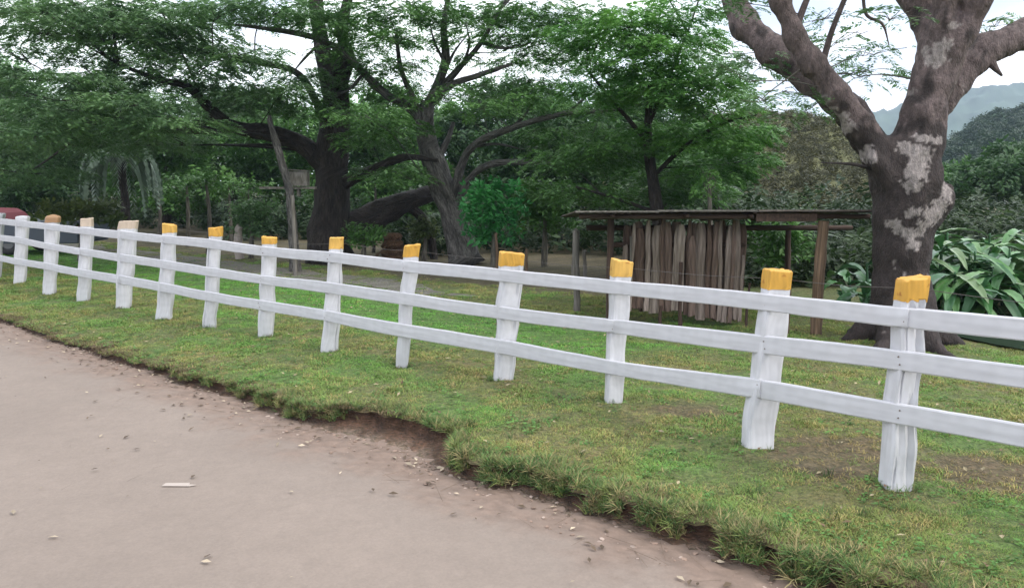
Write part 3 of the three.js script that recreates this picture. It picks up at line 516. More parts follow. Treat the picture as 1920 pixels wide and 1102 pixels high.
tree('grey_tree', 'pale grey leaning tree with a long limb reaching right over the lawn', {
  dist: 19.6, bark: M.greyBark, seg: 22, wob: 0.16, flare: 0.35,
  trunk: { pts: [[872, 497], [858, 440], [842, 385], [822, 330], [804, 280], [796, 230], [802, 190]], r: [0.4, 0.33, 0.31, 0.3, 0.27, 0.22, 0.16] },
  limbs: [
    { pts: [[800, 240], [765, 200], [725, 178, 19.3], [682, 137, 19], [640, 95, 18.7], [580, 68, 18.4], [510, 55, 18], [440, 46, 17.6]], r: [0.13, 0.11, 0.1, 0.09, 0.08, 0.065, 0.05, 0.03] },
    { pts: [[803, 200], [820, 160], [835, 110, 19.4], [832, 50, 19.2], [845, -30, 19]], r: [0.13, 0.11, 0.09, 0.075, 0.05] },
    { pts: [[826, 165], [868, 120, 19.3], [905, 75, 19], [935, 20, 18.7]], r: [0.08, 0.07, 0.055, 0.03] },
    { pts: [[815, 190], [845, 160, 19], [900, 140, 18.6], [960, 120, 18.2]], r: [0.09, 0.08, 0.06, 0.03] },
    { pts: [[845, 385], [862, 320, 19.3], [885, 275, 19], [960, 240, 18.4], [1060, 213, 17.8], [1150, 206, 17.3], [1240, 188, 16.8]], r: [0.13, 0.1, 0.085, 0.07, 0.055, 0.04, 0.02] },
    { pts: [[852, 400], [880, 335, 19.2], [920, 308, 18.8], [1000, 305, 18.3], [1090, 312, 17.8]], r: [0.11, 0.08, 0.07, 0.055, 0.02] },
    { pts: [[800, 270], [780, 200, 19.4], [752, 130, 19.2], [742, 60, 19]], r: [0.1, 0.08, 0.055, 0.03] },
    ...[[[828, 150], [850, 100], [880, 60]], [[815, 180], [860, 130], [890, 95]], [[835, 120], [815, 80], [805, 40]], [[905, 80], [940, 90], [975, 85]], [[868, 122], [880, 80], [872, 40]], [[600, 80], [570, 110], [545, 140]], [[680, 140], [650, 170], [610, 180]], [[885, 275], [930, 270], [980, 280]], [[840, 370], [815, 330], [790, 325]], [[960, 240], [985, 215], [1000, 185]], [[1060, 213], [1090, 190], [1110, 165]]].map((q, i) => ({ pts: q.map(([x, y], k) => [x, y, 19.2 - k * 0.3]), r: [0.045, 0.03, 0.008] })),
    { pts: [[815, 310], [840, 260, 19.8], [850, 230, 20]], r: [0.1, 0.08, 0.05] },
  ],
  pads: [
    ...jit([[640, 95, 50, 16], [690, 60, 60, 22], [740, 70, 50, 18], [790, 75, 40, 14], [860, 70, 50, 16], [930, 60, 70, 20], [990, 95, 60, 20], [1040, 110, 60, 22], [960, 120, 50, 14], [900, 110, 40, 12], [780, 120, 50, 16], [730, 130, 60, 18], [1000, 20, 90, 24], [820, 175, 60, 16]], 17, 20, { green: 'mid', cover: 4 }),
    ...jit([[470, 28, 90, 16], [560, 35, 80, 16], [640, 55, 60, 16], [770, 40, 70, 16], [860, 35, 70, 14], [660, 150, 50, 16], [1040, 75, 80, 22], [1080, 120, 60, 20], [1010, 150, 50, 12], [930, 165, 50, 12], [620, 25, 90, 18], [720, 20, 90, 20], [700, 80, 70, 20], [690, 120, 60, 18], [820, 20, 70, 18], [920, 25, 80, 20], [1010, 30, 80, 20], [960, 65, 60, 12], [720, 165, 60, 18], [770, 190, 60, 16], [1100, 30, 80, 20], [560, 100, 40, 14, { cover: 1 }], [870, 160, 50, 14, { cover: 1 }]], 17.5, 20, { green: 'mid' }),
    ...jit([[690, 215, 70, 20], [740, 240, 60, 18], [760, 330, 50, 20], [900, 200, 60, 18], [980, 190, 70, 18], [1050, 170, 70, 20], [1130, 200, 70, 18], [1060, 250, 80, 18], [1170, 235, 70, 16]], 17, 19, { green: 'mid' }),
    ...jit([[700, -80, 180, 45], [900, -90, 180, 45], [1100, -80, 170, 45], [800, -190, 240, 50], [1100, -190, 200, 50]], 17, 21, { cover: 1.1 }),
  ],
  green: 'mid', size: [0.55, 1.0], cover: 6,
});
tree('feathery_tree', 'bright feathery-leaved tree rising behind the hut roof', {
  dist: 15.5, bark: M.darkBark, flare: 0.2,
  trunk: { pts: [[1240, 490], [1235, 420], [1225, 340], [1215, 250], [1220, 160]], r: [0.15, 0.13, 0.11, 0.08, 0.05] },
  limbs: [
    { pts: [[1225, 330], [1290, 270, 15], [1360, 230, 14.6], [1420, 215, 14.3]], r: [0.05, 0.04, 0.03, 0.015] }, { pts: [[1218, 270], [1150, 190, 15.2], [1100, 130, 15]], r: [0.05, 0.035, 0.02] },
    { pts: [[1218, 230], [1260, 130, 15.2], [1290, 60, 15]], r: [0.05, 0.035, 0.02] }, { pts: [[1235, 400], [1150, 370, 15], [1080, 350, 14.6]], r: [0.04, 0.03, 0.02] },
  ],
  pads: [
    ...jit([[1290, 70, 60, 26], [1340, 160, 50, 20], [1150, 80, 70, 22], [1230, 140, 70, 22], [1110, 170, 60, 20], [1110, 60, 80, 24], [1190, 40, 80, 24], [1270, 25, 80, 24], [1250, 90, 80, 26], [1170, 120, 80, 24], [1310, 130, 70, 26], [1280, 170, 90, 26], [1350, 200, 70, 26], [1200, 180, 80, 24], [1390, 250, 60, 28], [1320, 260, 80, 26], [1240, 250, 80, 24], [1400, 300, 50, 22], [1330, 320, 70, 24]], 14, 16, { green: 'bright' }),
    ...jit([[1150, 280, 90, 24], [1070, 300, 90, 24], [1220, 320, 90, 26], [1290, 360, 80, 22], [1190, 370, 90, 18], [1100, 360, 80, 20]], 15, 17.5, { green: 'mid' }),
    ...jit([[1200, -60, 160, 45], [1330, -50, 120, 40]], 14, 17, { cover: 1.1 }),
  ],
  green: 'bright', size: [0.5, 0.95], cover: 9, unit: 0.03,
});
// ---------------------------------------------------------------- the wood behind
rnd = mulberry(35);
const WOOD = [
  [30, 290, 140, 120, 34, 'dark', 'dark bluish tree filling the far left edge'], [165, 260, 140, 120, 38, 'dark', 'dark tree behind the drooping palm'],
  [310, 310, 120, 100, 31, 'mid', 'green tree behind the slender saplings'], [430, 270, 110, 110, 36, 'dark', 'round tree between the saplings and the dead trunk'],
  [530, 290, 100, 120, 33, 'mid', 'tree behind the pale box and dead trunk'], [700, 270, 120, 120, 36, 'mid', 'tree between the massive dark trunk and the grey tree'],
  [760, 360, 100, 70, 29, 'mid', 'low leafy tree behind the grey tree'], [920, 250, 140, 110, 38, 'dark', 'dark tree rising above the bright shrub'],
  [1040, 300, 140, 130, 27, 'dark', 'dark leafy tree left of the hut'], [1180, 260, 140, 140, 33, 'dark', 'dark tree in the wood straight behind the hut'],
  [1330, 310, 90, 90, 24, 'mid', 'small tree beside the open slope behind the hut'],
  [412, 208, 50, 40, 44, 'mid', 'leafy tree seen through a gap left of the massive trunk'], [1015, 235, 60, 40, 46, 'mid', 'leafy tree seen above the bright shrub'], [845, 240, 50, 40, 46, 'mid', 'leafy tree seen beside the grey tree'],
  [1790, 350, 80, 50, 34, 'mid', 'low tree behind the broad-leaved plants beside the forked trunk'], [1890, 330, 110, 70, 32, 'dark', 'dark tree at the right edge behind the broad-leaved plants'], [1990, 330, 110, 80, 30, 'dark', 'dark tree just past the right edge'],
  [-60, 230, 140, 140, 28, 'blue', 'tall bluish tree at the left edge'],
];
for (const [px, py, rx, ry, d, green, label] of WOOD) {
  const g = onGround(px, 345 + EYE * FL / d), q = [px + rr(-15, 15), 345 + EYE * FL / d - 1], pads = [];
  for (let k = 0; k < 9; k++) { const a = k / 9 * 6.28 + rr(-0.3, 0.3), r = k % 3 ? 0.62 : 0.25; pads.push([px + Math.cos(a) * rx * r, py + Math.sin(a) * ry * r, rx * 0.5, ry * 0.36, { d: d + rr(-1.5, 1.5) }]); }
  tree('background_tree', label, { dist: d, trunk: { pts: [q, [q[0] + rr(-10, 10), lerp(q[1], py, 0.5)], [px, py]], r: [0.16, 0.13, 0.07] }, pads, green, spray: 'cluster', size: [1.2, 2.4], cover: 3.6, unit: 0.09, flat: 0.8, group: 'trees of the wood behind the lawn', twigs: 2, freq: 0.7, seg: 10 });
}
// slim saplings under the canopy on the left
const SLIM = [[296, 440, 345, 27, 0.06, 'slim pale sapling trunk just right of the palm'], [352, 455, 350, 25, 0.07, 'slim dark sapling trunk left of the pale one'], [389, 470, 340, 22, 0.06, 'slim pale sapling trunk above the eighth fence post'], [433, 450, 350, 26, 0.06, 'slim sapling trunk right of the eighth fence post'], [470, 470, 355, 24, 0.05, 'slim sapling trunk among the pale shrubs'], [700, 480, 340, 23, 0.05, 'slim sapling beside the tiered brown stump']];
for (const [px, by, ty, d, r, label] of SLIM) {
  const b = 345 + EYE * FL / d;
  tree('sapling', label, { dist: d, bark: M.thinBark, trunk: { pts: [[px, b - 1], [px + rr(-4, 4), lerp(b, ty, 0.5)], [px + rr(-6, 6), ty]], r: [r, r * 0.85, r * 0.5] }, pads: [[px - 14, ty + 4, 28, 14], [px + 14, ty - 8, 26, 14]], green: 'mid', spray: 'cluster', size: [0.8, 1.4], cover: 2, unit: 0.06, group: 'slim saplings under the trees', seg: 8, flare: 0.1, twigs: 2, flat: 0.7 });
}
// shrubs
const SHRUB = [
  [925, 395, 72, 66, 17.5, 'vivid', 'bright green bushy shrub right of the grey tree', 'shrub', 'cluster', [0.8, 1.5]],
  [1020, 385, 70, 60, 19, 'mid', 'green shrub between the bright shrub and the hut', 'shrub', 'cluster', [0.8, 1.5]],
  [760, 395, 50, 30, 22.5, 'mid', 'leafy shrub above the fallen log', 'shrub', 'cluster', [0.8, 1.4]],
  [680, 440, 42, 26, 19, 'mid', 'small yellow-green shrub right of the massive dark trunk', 'shrub', 'cluster', [0.8, 1.3]],
  [795, 430, 36, 26, 20.5, 'olive', 'small pale shrub left of the grey tree trunk', 'shrub', 'cluster', [0.8, 1.3]],
  [150, 398, 85, 26, 20.5, 'olive', 'pale olive shrub behind the left end of the fence', 'shrub', 'big', [0.5, 0.9]],
  [470, 405, 46, 40, 21, 'blue', 'pale grey-green shrub left of the dead trunk', 'shrub', 'cluster', [0.8, 1.4]],
  [1470, 455, 70, 48, 13.5, 'mid', 'leafy shrub seen through the open end of the hut', 'shrub', 'cluster', [0.7, 1.3]],
  [1330, 345, 26, 44, 14.5, 'bright', 'narrow bright shrub just above the hut roof', 'shrub', 'feather2', [0.5, 0.8]],
];
for (const [px, py, rx, ry, d, green, label, cat, spray, size] of SHRUB) {
  const pads = []; for (let k = 0; k < 8; k++) { const a = k / 8 * 6.28 + rr(-0.3, 0.3), r = k % 2 ? 0.6 : 0.35; pads.push([px + Math.cos(a) * rx * r, py + Math.sin(a) * ry * r, rx * 0.5, ry * 0.45]); }
  const b = 345 + EYE * FL / d - 1;
  tree('shrub', label, { category: cat, dist: d, bark: M.thinBark, trunk: { pts: [[px, b], [px + 2, lerp(b, py, 0.6)], [px, py]], r: [0.07, 0.05, 0.03] }, pads, green, spray, size, cover: 2.4, unit: 0.04, seg: 8, flat: 0.8, twigs: 3 });
}
{ // dense undergrowth closing the wood at its foot
  const items = [];
  for (let i = 0; i < 5200; i++) {
    const s = rr(7, 48), t = lerp(11.5, 24, rnd() ** 1.6) + 3 * n2(s * 0.15, 3) - clamp((s - 22) * 0.12, 0, 2.5), p = st(s, t, rr(0.05, 1) ** 1.3 * (1.5 + 0.8 * n2(s * 0.5, t * 0.5)));
    if (p.y < 0) continue; const k = rnd() * clamp(0.5 + 0.6 * n2(s * 0.4, t * 0.4 + 9));
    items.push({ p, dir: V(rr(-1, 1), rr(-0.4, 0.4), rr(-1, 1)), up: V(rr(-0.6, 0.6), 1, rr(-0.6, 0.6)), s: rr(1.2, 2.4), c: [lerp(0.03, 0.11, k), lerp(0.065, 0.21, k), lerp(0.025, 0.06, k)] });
  }
  for (let i = 0; i < 4200; i++) {
    const x = rr(1380, 2080), d = rr(15, 26), q = at(x, 400, d), p = V(q.x, rr(0.05, 1) ** 1.2 * (1.3 + 0.6 * n2(q.x * 0.6, d * 0.5)) * (d > 18 ? 1 : 0.6), -d), k = rnd() * clamp(0.5 + 0.6 * n2(q.x * 0.4, d * 0.4));
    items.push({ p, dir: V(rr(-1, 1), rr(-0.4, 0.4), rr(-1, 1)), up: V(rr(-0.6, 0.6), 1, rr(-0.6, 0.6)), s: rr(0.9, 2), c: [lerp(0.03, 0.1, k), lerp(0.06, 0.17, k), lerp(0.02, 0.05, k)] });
  }
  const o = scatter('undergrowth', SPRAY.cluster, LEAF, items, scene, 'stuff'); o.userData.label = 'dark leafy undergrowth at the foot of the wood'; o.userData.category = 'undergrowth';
}

// ---------------------------------------------------------------- hills
rnd = mulberry(41);
function hill(name, label, prof, d0, d1, col, rough) {   // prof: crest line on the picture at distance d1; the slope rises to it from d0
  const xs = [], n = 160, rows = 26, pos = [], idx = [], c = [];
  const crest = x => { let i = 0; while (i < prof.length - 2 && x > prof[i + 1][0]) i++; const [a, ya] = prof[i], [b, yb] = prof[i + 1]; return lerp(ya, yb, sstep(0, 1, (x - a) / (b - a))); };
  const x0 = prof[0][0], x1 = prof.at(-1)[0];
  for (let i = 0; i <= n; i++) for (let j = 0; j <= rows; j++) {
    const px = lerp(x0, x1, i / n), v = j / rows, d = v < 0.75 ? lerp(d0, d1, v / 0.75) : lerp(d1, d1 * 1.5, (v - 0.75) / 0.25), top = at(px, crest(px), d1), X = top.x / d1;
    const h = v < 0.75 ? lerp(-2, top.y, (v / 0.75) ** 1.1) : lerp(top.y, top.y * 0.6, ((v - 0.75) / 0.25) ** 2), p = V(X * d, h, -d);
    p.y += rough * (n2(p.x / d1 * 26, p.z / d1 * 26) + 0.5 * n2(p.x / d1 * 70, p.z / d1 * 70)) * sstep(0, 0.25, v);
    pos.push(p.x, p.y, p.z); const k = 1 + 0.25 * n2(p.x / d1 * 12, p.z / d1 * 9) + 0.2 * n2(p.x / d1 * 60, p.z / d1 * 40); c.push(col[0] * k, col[1] * k, col[2] * k);
  }
  for (let i = 0; i < n; i++) for (let j = 0; j < rows; j++) { const a = i * (rows + 1) + j, b = a + rows + 1; idx.push(a, b, a + 1, b, b + 1, a + 1); }
  const g = new THREE.BufferGeometry(); g.setAttribute('position', new THREE.Float32BufferAttribute(pos, 3)); g.setAttribute('color', new THREE.Float32BufferAttribute(c, 3)); g.setIndex(idx); g.computeVertexNormals();
  structure(name, g, std(0xffffff, 1, { vertexColors: true }), label, 'hill');
  return g;
}
hill('hill', 'far blue hills on the right', [[1300, 330], [1500, 262], [1630, 208], [1720, 190], [1800, 168], [1900, 150], [2050, 170], [2300, 220], [2600, 300]], 500, 1000, [0.05, 0.08, 0.05], 5);
const darkHill = hill('hill', 'dark wooded hill at the right edge', [[1620, 345], [1740, 300], [1800, 255], [1860, 215], [1930, 200], [2100, 190], [2400, 250], [2700, 330]], 60, 170, [0.035, 0.07, 0.035], 1.5);
const oliveHill = hill('hill', 'olive scrub slope behind the hut', [[700, 335], [1000, 300], [1200, 240], [1350, 215], [1450, 208], [1540, 222], [1620, 262], [1720, 310], [1800, 340]], 24, 60, [0.11, 0.115, 0.05], 0.5);
function scrub(name, label, g, n, size, a, b) {   // low bushes all over a hillside
  const P = g.attributes.position, items = [];
  for (let i = 0; i < n; i++) {
    const k = Math.floor(rnd() * 159) * 27 + Math.floor(rnd() * 20), u = rnd(), p = V(lerp(P.getX(k), P.getX(k + 28), u), 0, 0); const w = rnd();
    p.set(lerp(lerp(P.getX(k), P.getX(k + 27), u), lerp(P.getX(k + 1), P.getX(k + 28), u), w), lerp(lerp(P.getY(k), P.getY(k + 27), u), lerp(P.getY(k + 1), P.getY(k + 28), u), w), lerp(lerp(P.getZ(k), P.getZ(k + 27), u), lerp(P.getZ(k + 1), P.getZ(k + 28), u), w));
    const q = rnd() * clamp(0.6 + 0.6 * n2(p.x * 0.2, p.z * 0.2)), s = rr(...size); p.y += s * 0.1 * rnd();
    items.push({ p, dir: V(rr(-1, 1), rr(-0.3, 0.5), rr(-1, 1)), up: V(rr(-0.5, 0.5), 1, rr(-0.5, 0.5)), s, c: a.map((v, j) => lerp(v, b[j], q)) });
  }
  const o = scatter(name, SPRAY.fine, LEAF, items, scene, 'stuff'); o.userData.label = label; o.userData.category = 'scrub';
}
scrub('scrub', 'olive scrub covering the slope behind the hut', oliveHill, 26000, [1.2, 2.6], [0.085, 0.09, 0.038], [0.17, 0.165, 0.075]);
scrub('woodland', 'dark woodland covering the hill at the right edge', darkHill, 24000, [4, 8], [0.03, 0.065, 0.032], [0.07, 0.125, 0.055]);

// ---------------------------------------------------------------- dark sheet at the right, its colour painted for shade under the plants
{
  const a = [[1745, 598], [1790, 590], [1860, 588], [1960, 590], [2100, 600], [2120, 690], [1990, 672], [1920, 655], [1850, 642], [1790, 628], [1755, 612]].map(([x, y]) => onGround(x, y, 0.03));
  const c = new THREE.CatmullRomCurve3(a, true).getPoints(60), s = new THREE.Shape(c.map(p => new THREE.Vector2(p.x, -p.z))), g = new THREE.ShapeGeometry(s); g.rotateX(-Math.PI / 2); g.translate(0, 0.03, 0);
  structure('shade_sheet', g, new THREE.MeshPhysicalMaterial({ color: lin(0.012, 0.024, 0.012), roughness: 0.9, specularIntensity: 0.1 }), 'dark sheet painted in for the shade at the right behind the fence', 'shade_sheet');
}

// ---------------------------------------------------------------- the slab hut
rnd = mulberry(51);
{
  const hut = thing('slab_hut', 'low hut of rough upright slabs under a flat tin roof', 'hut', onGround(1280, 600));
  // corrugated roof, high at the front, in three sheets
  const fz = 10.3, bz = 13.2, yf = at(0, 397, fz).y, yb = yf - 0.16;
  const edges = [[1078, 1236], [1232, 1424], [1420, 1640]];
  edges.forEach(([xa, xb], k) => {
    const a = at(xa, 397, fz).x, b = at(xb, 397, fz).x, n = 60, top = [], lift = k * 0.006 + 0.004 * (k === 1);
    for (const [z, y, e] of [[fz, yf, 0], [bz, yb, 0.6]]) { const r = []; for (let i = 0; i <= n; i++) { const x = lerp(a, b, i / n); r.push(V(x, y + 0.011 * Math.sin(x * 70) + lift + 0.012 * n2(x * 1.5, z), -z)); } for (let i = n; i >= 0; i--) { const q = r[i].clone(); q.y -= 0.012; r.push(q); } top.push(r); }
    mesh('roof_sheet', loft(top, 0.9), M.rustShade, hut);
    mesh('roof_edge', new THREE.BoxGeometry(b - a - 0.01, 0.022, 0.012).translate((a + b) / 2, yf + lift + 0.004, -fz + 0.012), k > 1 ? M.tin : M.greyWood, hut);
  });
  const stick = (name, p, q, r, m, o = {}) => mesh(name, limb([p, p.clone().lerp(q, 0.5).add(V(rr(-0.015, 0.015), 0, rr(-0.01, 0.01))), q], [r, r * 0.95, r * 0.9], { seg: 10, rings: 10, wob: 0.14, freq: 5, ...o }), m, hut);
  const gpt = (x, d, y) => V(at(x, 400, d).x, y, -d);
  stick('corner_post', gpt(1543, 10.38, -0.1), gpt(1546, 10.38, yf - 0.12), 0.078, M.log);
  stick('corner_post', gpt(1146, 10.9, -0.1), gpt(1146, 10.9, yf - 0.12), 0.05, M.beam);
  stick('corner_post', gpt(1085, 12.2, -0.1), gpt(1080, 12.2, yf - 0.35), 0.055, M.greyWood);
  stick('corner_post', gpt(1245, 12.6, -0.1), gpt(1245, 12.6, yf - 0.3), 0.05, M.beam);
  stick('corner_post', gpt(1480, 12.9, -0.1), gpt(1480, 12.9, yf - 0.33), 0.05, M.beam);
  stick('beam', gpt(1086, 10.45, yf - 0.065), gpt(1632, 10.45, yf - 0.065), 0.035, M.beam, { rings: 40 });
  stick('beam', gpt(1100, 12.8, yf - 0.34), gpt(1600, 12.8, yf - 0.34), 0.045, M.beam, { rings: 40 });
  for (const x of [1150, 1290, 1410, 1530]) stick('rafter', gpt(x, 10.35, yf - 0.055), V(gpt(x, 10.35, 0).x, yb - 0.055, -13.1), 0.034, M.beam);
  mesh('fascia_board', new THREE.BoxGeometry(at(1532, 400, 10.36).x - at(1418, 400, 10.36).x, 0.1, 0.022).translate((at(1532, 400, 10.36).x + at(1418, 400, 10.36).x) / 2, yf - 0.075, -10.345), M.beam, hut);
  stick('wall_rail', gpt(1150, 11.02, 1.12), gpt(1400, 11.02, 1.12), 0.035, M.beam);
  stick('wall_rail', gpt(1150, 11.02, 0.42), gpt(1400, 11.02, 0.42), 0.035, M.beam);
  // upright slabs, each split and bowed in its own way
  const slabs = [[1164, 8, 0.85], [1173, 9, 1.12], [1184, 6, 1.42], [1199, 20, 1.36], [1216, 9, 1.46], [1231, 18, 1.4], [1245, 8, 1.47], [1257, 15, 1.44], [1274, 20, 1.4], [1290, 8, 1.47], [1303, 14, 1.24], [1318, 18, 1.42], [1332, 8, 1.47], [1343, 13, 1.44], [1355, 7, 1.46], [1365, 11, 1.38], [1375, 7, 1.47], [1386, 14, 1.47], [1396, 6, 0.98]];
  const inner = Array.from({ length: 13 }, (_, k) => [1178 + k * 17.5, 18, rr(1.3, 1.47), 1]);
  [...slabs, ...inner].forEach(([x, w, h, back], k) => {
    const d = 10.92 + 0.05 * (k % 2) + rr(-0.015, 0.015) + (back ? 0.13 : 0), c = gpt(x, d, 0), hw = w * mpp(d) * 0.56, bot = (x > 1340 ? 0.03 : x > 1285 ? 0.08 : 0.17) + rr(0, 0.09), rings = [], lean = rr(-0.045, 0.045), sd = k * 3.3;
    for (let i = 0; i <= 14; i++) {
      const u = i / 14, y = lerp(bot, h, u), ww = hw * (1 + 0.09 * n2(u * 2, sd) + 0.05 * n2(u * 11, sd)) * (u > 0.9 ? 1 - (u - 0.9) * rr(2, 5) : 1), cx = c.x + lean * u + 0.012 * n2(u * 2, sd + 9), r = [];
      for (let j = 0; j < 12; j++) { const a = j / 12 * 6.283, ca = Math.cos(a), sa = Math.sin(a), th = sa > 0 ? 0.026 : 0.012; r.push(V(cx + Math.sign(ca) * Math.abs(ca) ** 0.6 * ww, y + (i === 14 || i === 0 ? 0.02 * n2(ca * 3, sd + i) : 0), c.z + sa * th + 0.008 * n3(ca * 2, u * 5, sd) + 0.02 * (u - 0.5) * lean * 10)); }
      rings.push(r);
    }
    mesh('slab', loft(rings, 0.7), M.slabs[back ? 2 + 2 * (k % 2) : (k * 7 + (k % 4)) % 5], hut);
  });
  stick('prop', gpt(1245, 10.8, -0.08), gpt(1244, 10.83, 0.3), 0.024, M.beam); stick('prop', gpt(1283, 10.78, -0.08), gpt(1280, 10.84, 0.9), 0.03, M.beam); stick('prop', gpt(1408, 10.9, -0.08), gpt(1412, 10.95, 0.6), 0.02, M.beam);
  stick('prop', gpt(1186, 10.84, 0.5), gpt(1184, 10.86, 1.25), 0.018, M.greyWood); stick('prop', gpt(1178, 10.7, -0.08), gpt(1172, 10.8, 0.75), 0.03, M.greyWood);
}

// ---------------------------------------------------------------- smaller things behind the fence
{
  const d = 17.8, dead = thing('dead_trunk', 'slender dead broken trunk leaning left of the massive tree', 'dead tree', V(at(548, 440, d).x, 0, -d));
  mesh('trunk', limb([V(at(551, 440, d).x, -0.1, -d), at(548, 420, d), at(540, 350, d), at(524, 290, d), at(512, 250, d), at(504, 216, d)], [0.13, 0.11, 0.09, 0.085, 0.08, 0.04], { seg: 14, wob: 0.2, freq: 4 }), M.greyBark, dead);
  mesh('stub', limb([at(522, 275, d), at(508, 240, d - 0.15), at(500, 222, d - 0.2)], [0.07, 0.06, 0.015], { seg: 10, wob: 0.2, freq: 5 }), M.greyBark, dead);
  const sh = thing('plank_shelf', 'narrow plank fixed between the dead trunk and the massive tree', 'plank', at(545, 352, 18.4));
  mesh('plank', new THREE.BoxGeometry(1.25, 0.05, 0.2).translate(...at(540, 352, 18.2).toArray()), M.greyWood, sh);
  mesh('bracket', new THREE.BoxGeometry(0.05, 0.16, 0.16).translate(...at(560, 361, 18.2).toArray()), M.greyWood, sh);
  const bp = at(557, 348.5, 18.2), bx = thing('nest_box', 'pale grey wooden box standing on the plank by the massive trunk', 'box', bp);
  const bw = 0.5, bh = 0.32, bd = 0.24;
  mesh('box_front', new THREE.BoxGeometry(bw, bh, 0.02).translate(bp.x, bp.y + bh / 2, bp.z + bd / 2), M.greyWood, bx); mesh('box_back', new THREE.BoxGeometry(bw, bh, 0.02).translate(bp.x, bp.y + bh / 2, bp.z - bd / 2), M.greyWood, bx);
  for (const s of [-1, 1]) mesh('box_side', new THREE.BoxGeometry(0.02, bh, bd - 0.024).translate(bp.x + s * (bw / 2 - 0.012), bp.y + bh / 2, bp.z), M.greyWood, bx);
  mesh('lid', new THREE.BoxGeometry(bw + 0.05, 0.022, bd + 0.08).rotateZ(-0.05).translate(bp.x, bp.y + bh + 0.03, bp.z), M.greyWood, bx);
  // pale pole
  const pl = thing('pole', 'pale blue-grey upright pole beside the dead trunk', 'pole', V(at(549, 400, 17.2).x, 0, -17.2)), pb = worldOf(pl);
  mesh('shaft', limb([V(pb.x, -0.1, pb.z), V(pb.x + 0.01, 0.9, pb.z), V(pb.x, at(0, 366, 17.2).y, pb.z)], [0.05, 0.045, 0.04], { seg: 10, rings: 8 }), M.greyWood, pl);
  // dark fallen limb
  const lg = thing('fallen_log', 'thick dark fallen log propped against the massive trunk', 'log', V(at(800, 400, 20.6).x, 0, -20.6));
  mesh('log', limb([at(655, 432, 20.3), at(700, 405, 20.4), at(760, 378, 20.6), at(815, 362, 20.9)], [0.42, 0.36, 0.27, 0.2], { seg: 16, wob: 0.16 }), M.darkBark, lg);
  mesh('fork', limb([at(760, 380, 20.6), at(800, 420, 20.9), at(815, 492, 21)], [0.14, 0.12, 0.1], { seg: 10 }), M.darkBark, lg);
  // tiered brown stump
  const sd = 20, sp = V(at(735, 400, sd).x, 0, -sd), stump = thing('stump', 'brown tiered stump behind the fence near the grey tree', 'stump', sp), rg = [];
  for (let i = 0; i <= 26; i++) { const u = i / 26, y = u * 0.78 - 0.04, tier = 0.29 - 0.13 * Math.floor(u * 4) / 4 + 0.045 * Math.abs(Math.sin(u * 4 * Math.PI)), r = []; for (let j = 0; j < 28; j++) { const a = j / 28 * 6.283; r.push(V(sp.x + Math.cos(a) * tier * (1 + 0.16 * n3(Math.cos(a) * 2, u * 6, Math.sin(a) * 2)), y, sp.z + Math.sin(a) * tier * (1 + 0.16 * n3(Math.cos(a) * 2, u * 6, Math.sin(a) * 2)))); } rg.push(r); }
  mesh('body', loft(rg, 0.8), M.clay, stump);
  for (let k = 0; k < 4; k++) mesh('root', limb([V(sp.x + rr(-0.2, 0.2), 0.4 - 0.08 * k, sp.z + 0.22), V(sp.x - 0.3 - rr(0, 0.1), 0.25, sp.z + 0.22), V(sp.x - 0.45 - rr(0, 0.2), -0.03, sp.z + 0.25)], [0.03, 0.022, 0.012], { seg: 6 }), M.log, stump);
  // stakes and old posts
  const ST = [[931, 17, 438, 0.035, M.log, 'brown stake just left of the fourth yellow post top'], [987, 15.5, 468, 0.03, M.log, 'brown stake just right of the fourth yellow post top'], [1080, 16, 432, 0.07, M.greyWood, 'grey weathered post left of the hut'], [1098, 16.6, 470, 0.04, M.greyWood, 'short grey stake left of the hut'], [445, 21, 425, 0.11, M.stone, 'pale squat stone post behind the eighth fence post'], [1487, 10.2, 505, 0.014, M.log, 'thin stick just right of the second yellow post top'], [1690 + 55, 8.6, 515, 0.02, M.log, 'thin stick just right of the nearest yellow post top']];
  for (const [px, d2, ty, r, m, label] of ST) { const b = V(at(px, 400, d2).x, 0, -d2), o = thing(r > 0.1 ? 'stone_post' : 'stake', label, r > 0.1 ? 'post' : 'stake', b), h = at(px, ty, d2).y; mesh('shaft', limb([V(b.x, -0.1, b.z), V(b.x + rr(-0.02, 0.02), h * 0.5, b.z), V(b.x + rr(-0.03, 0.03), h, b.z)], [r * 1.1, r, r * 0.85], { seg: 9, rings: 10, wob: 0.16, freq: 5 }), m, o); mesh('tip', limb([V(b.x + 0.005, h - 0.02, b.z), V(b.x, h + r * 0.7, b.z)], [r * 0.8, r * 0.3], { seg: 8, rings: 4, wob: 0.2, freq: 8 }), m, o); }
}
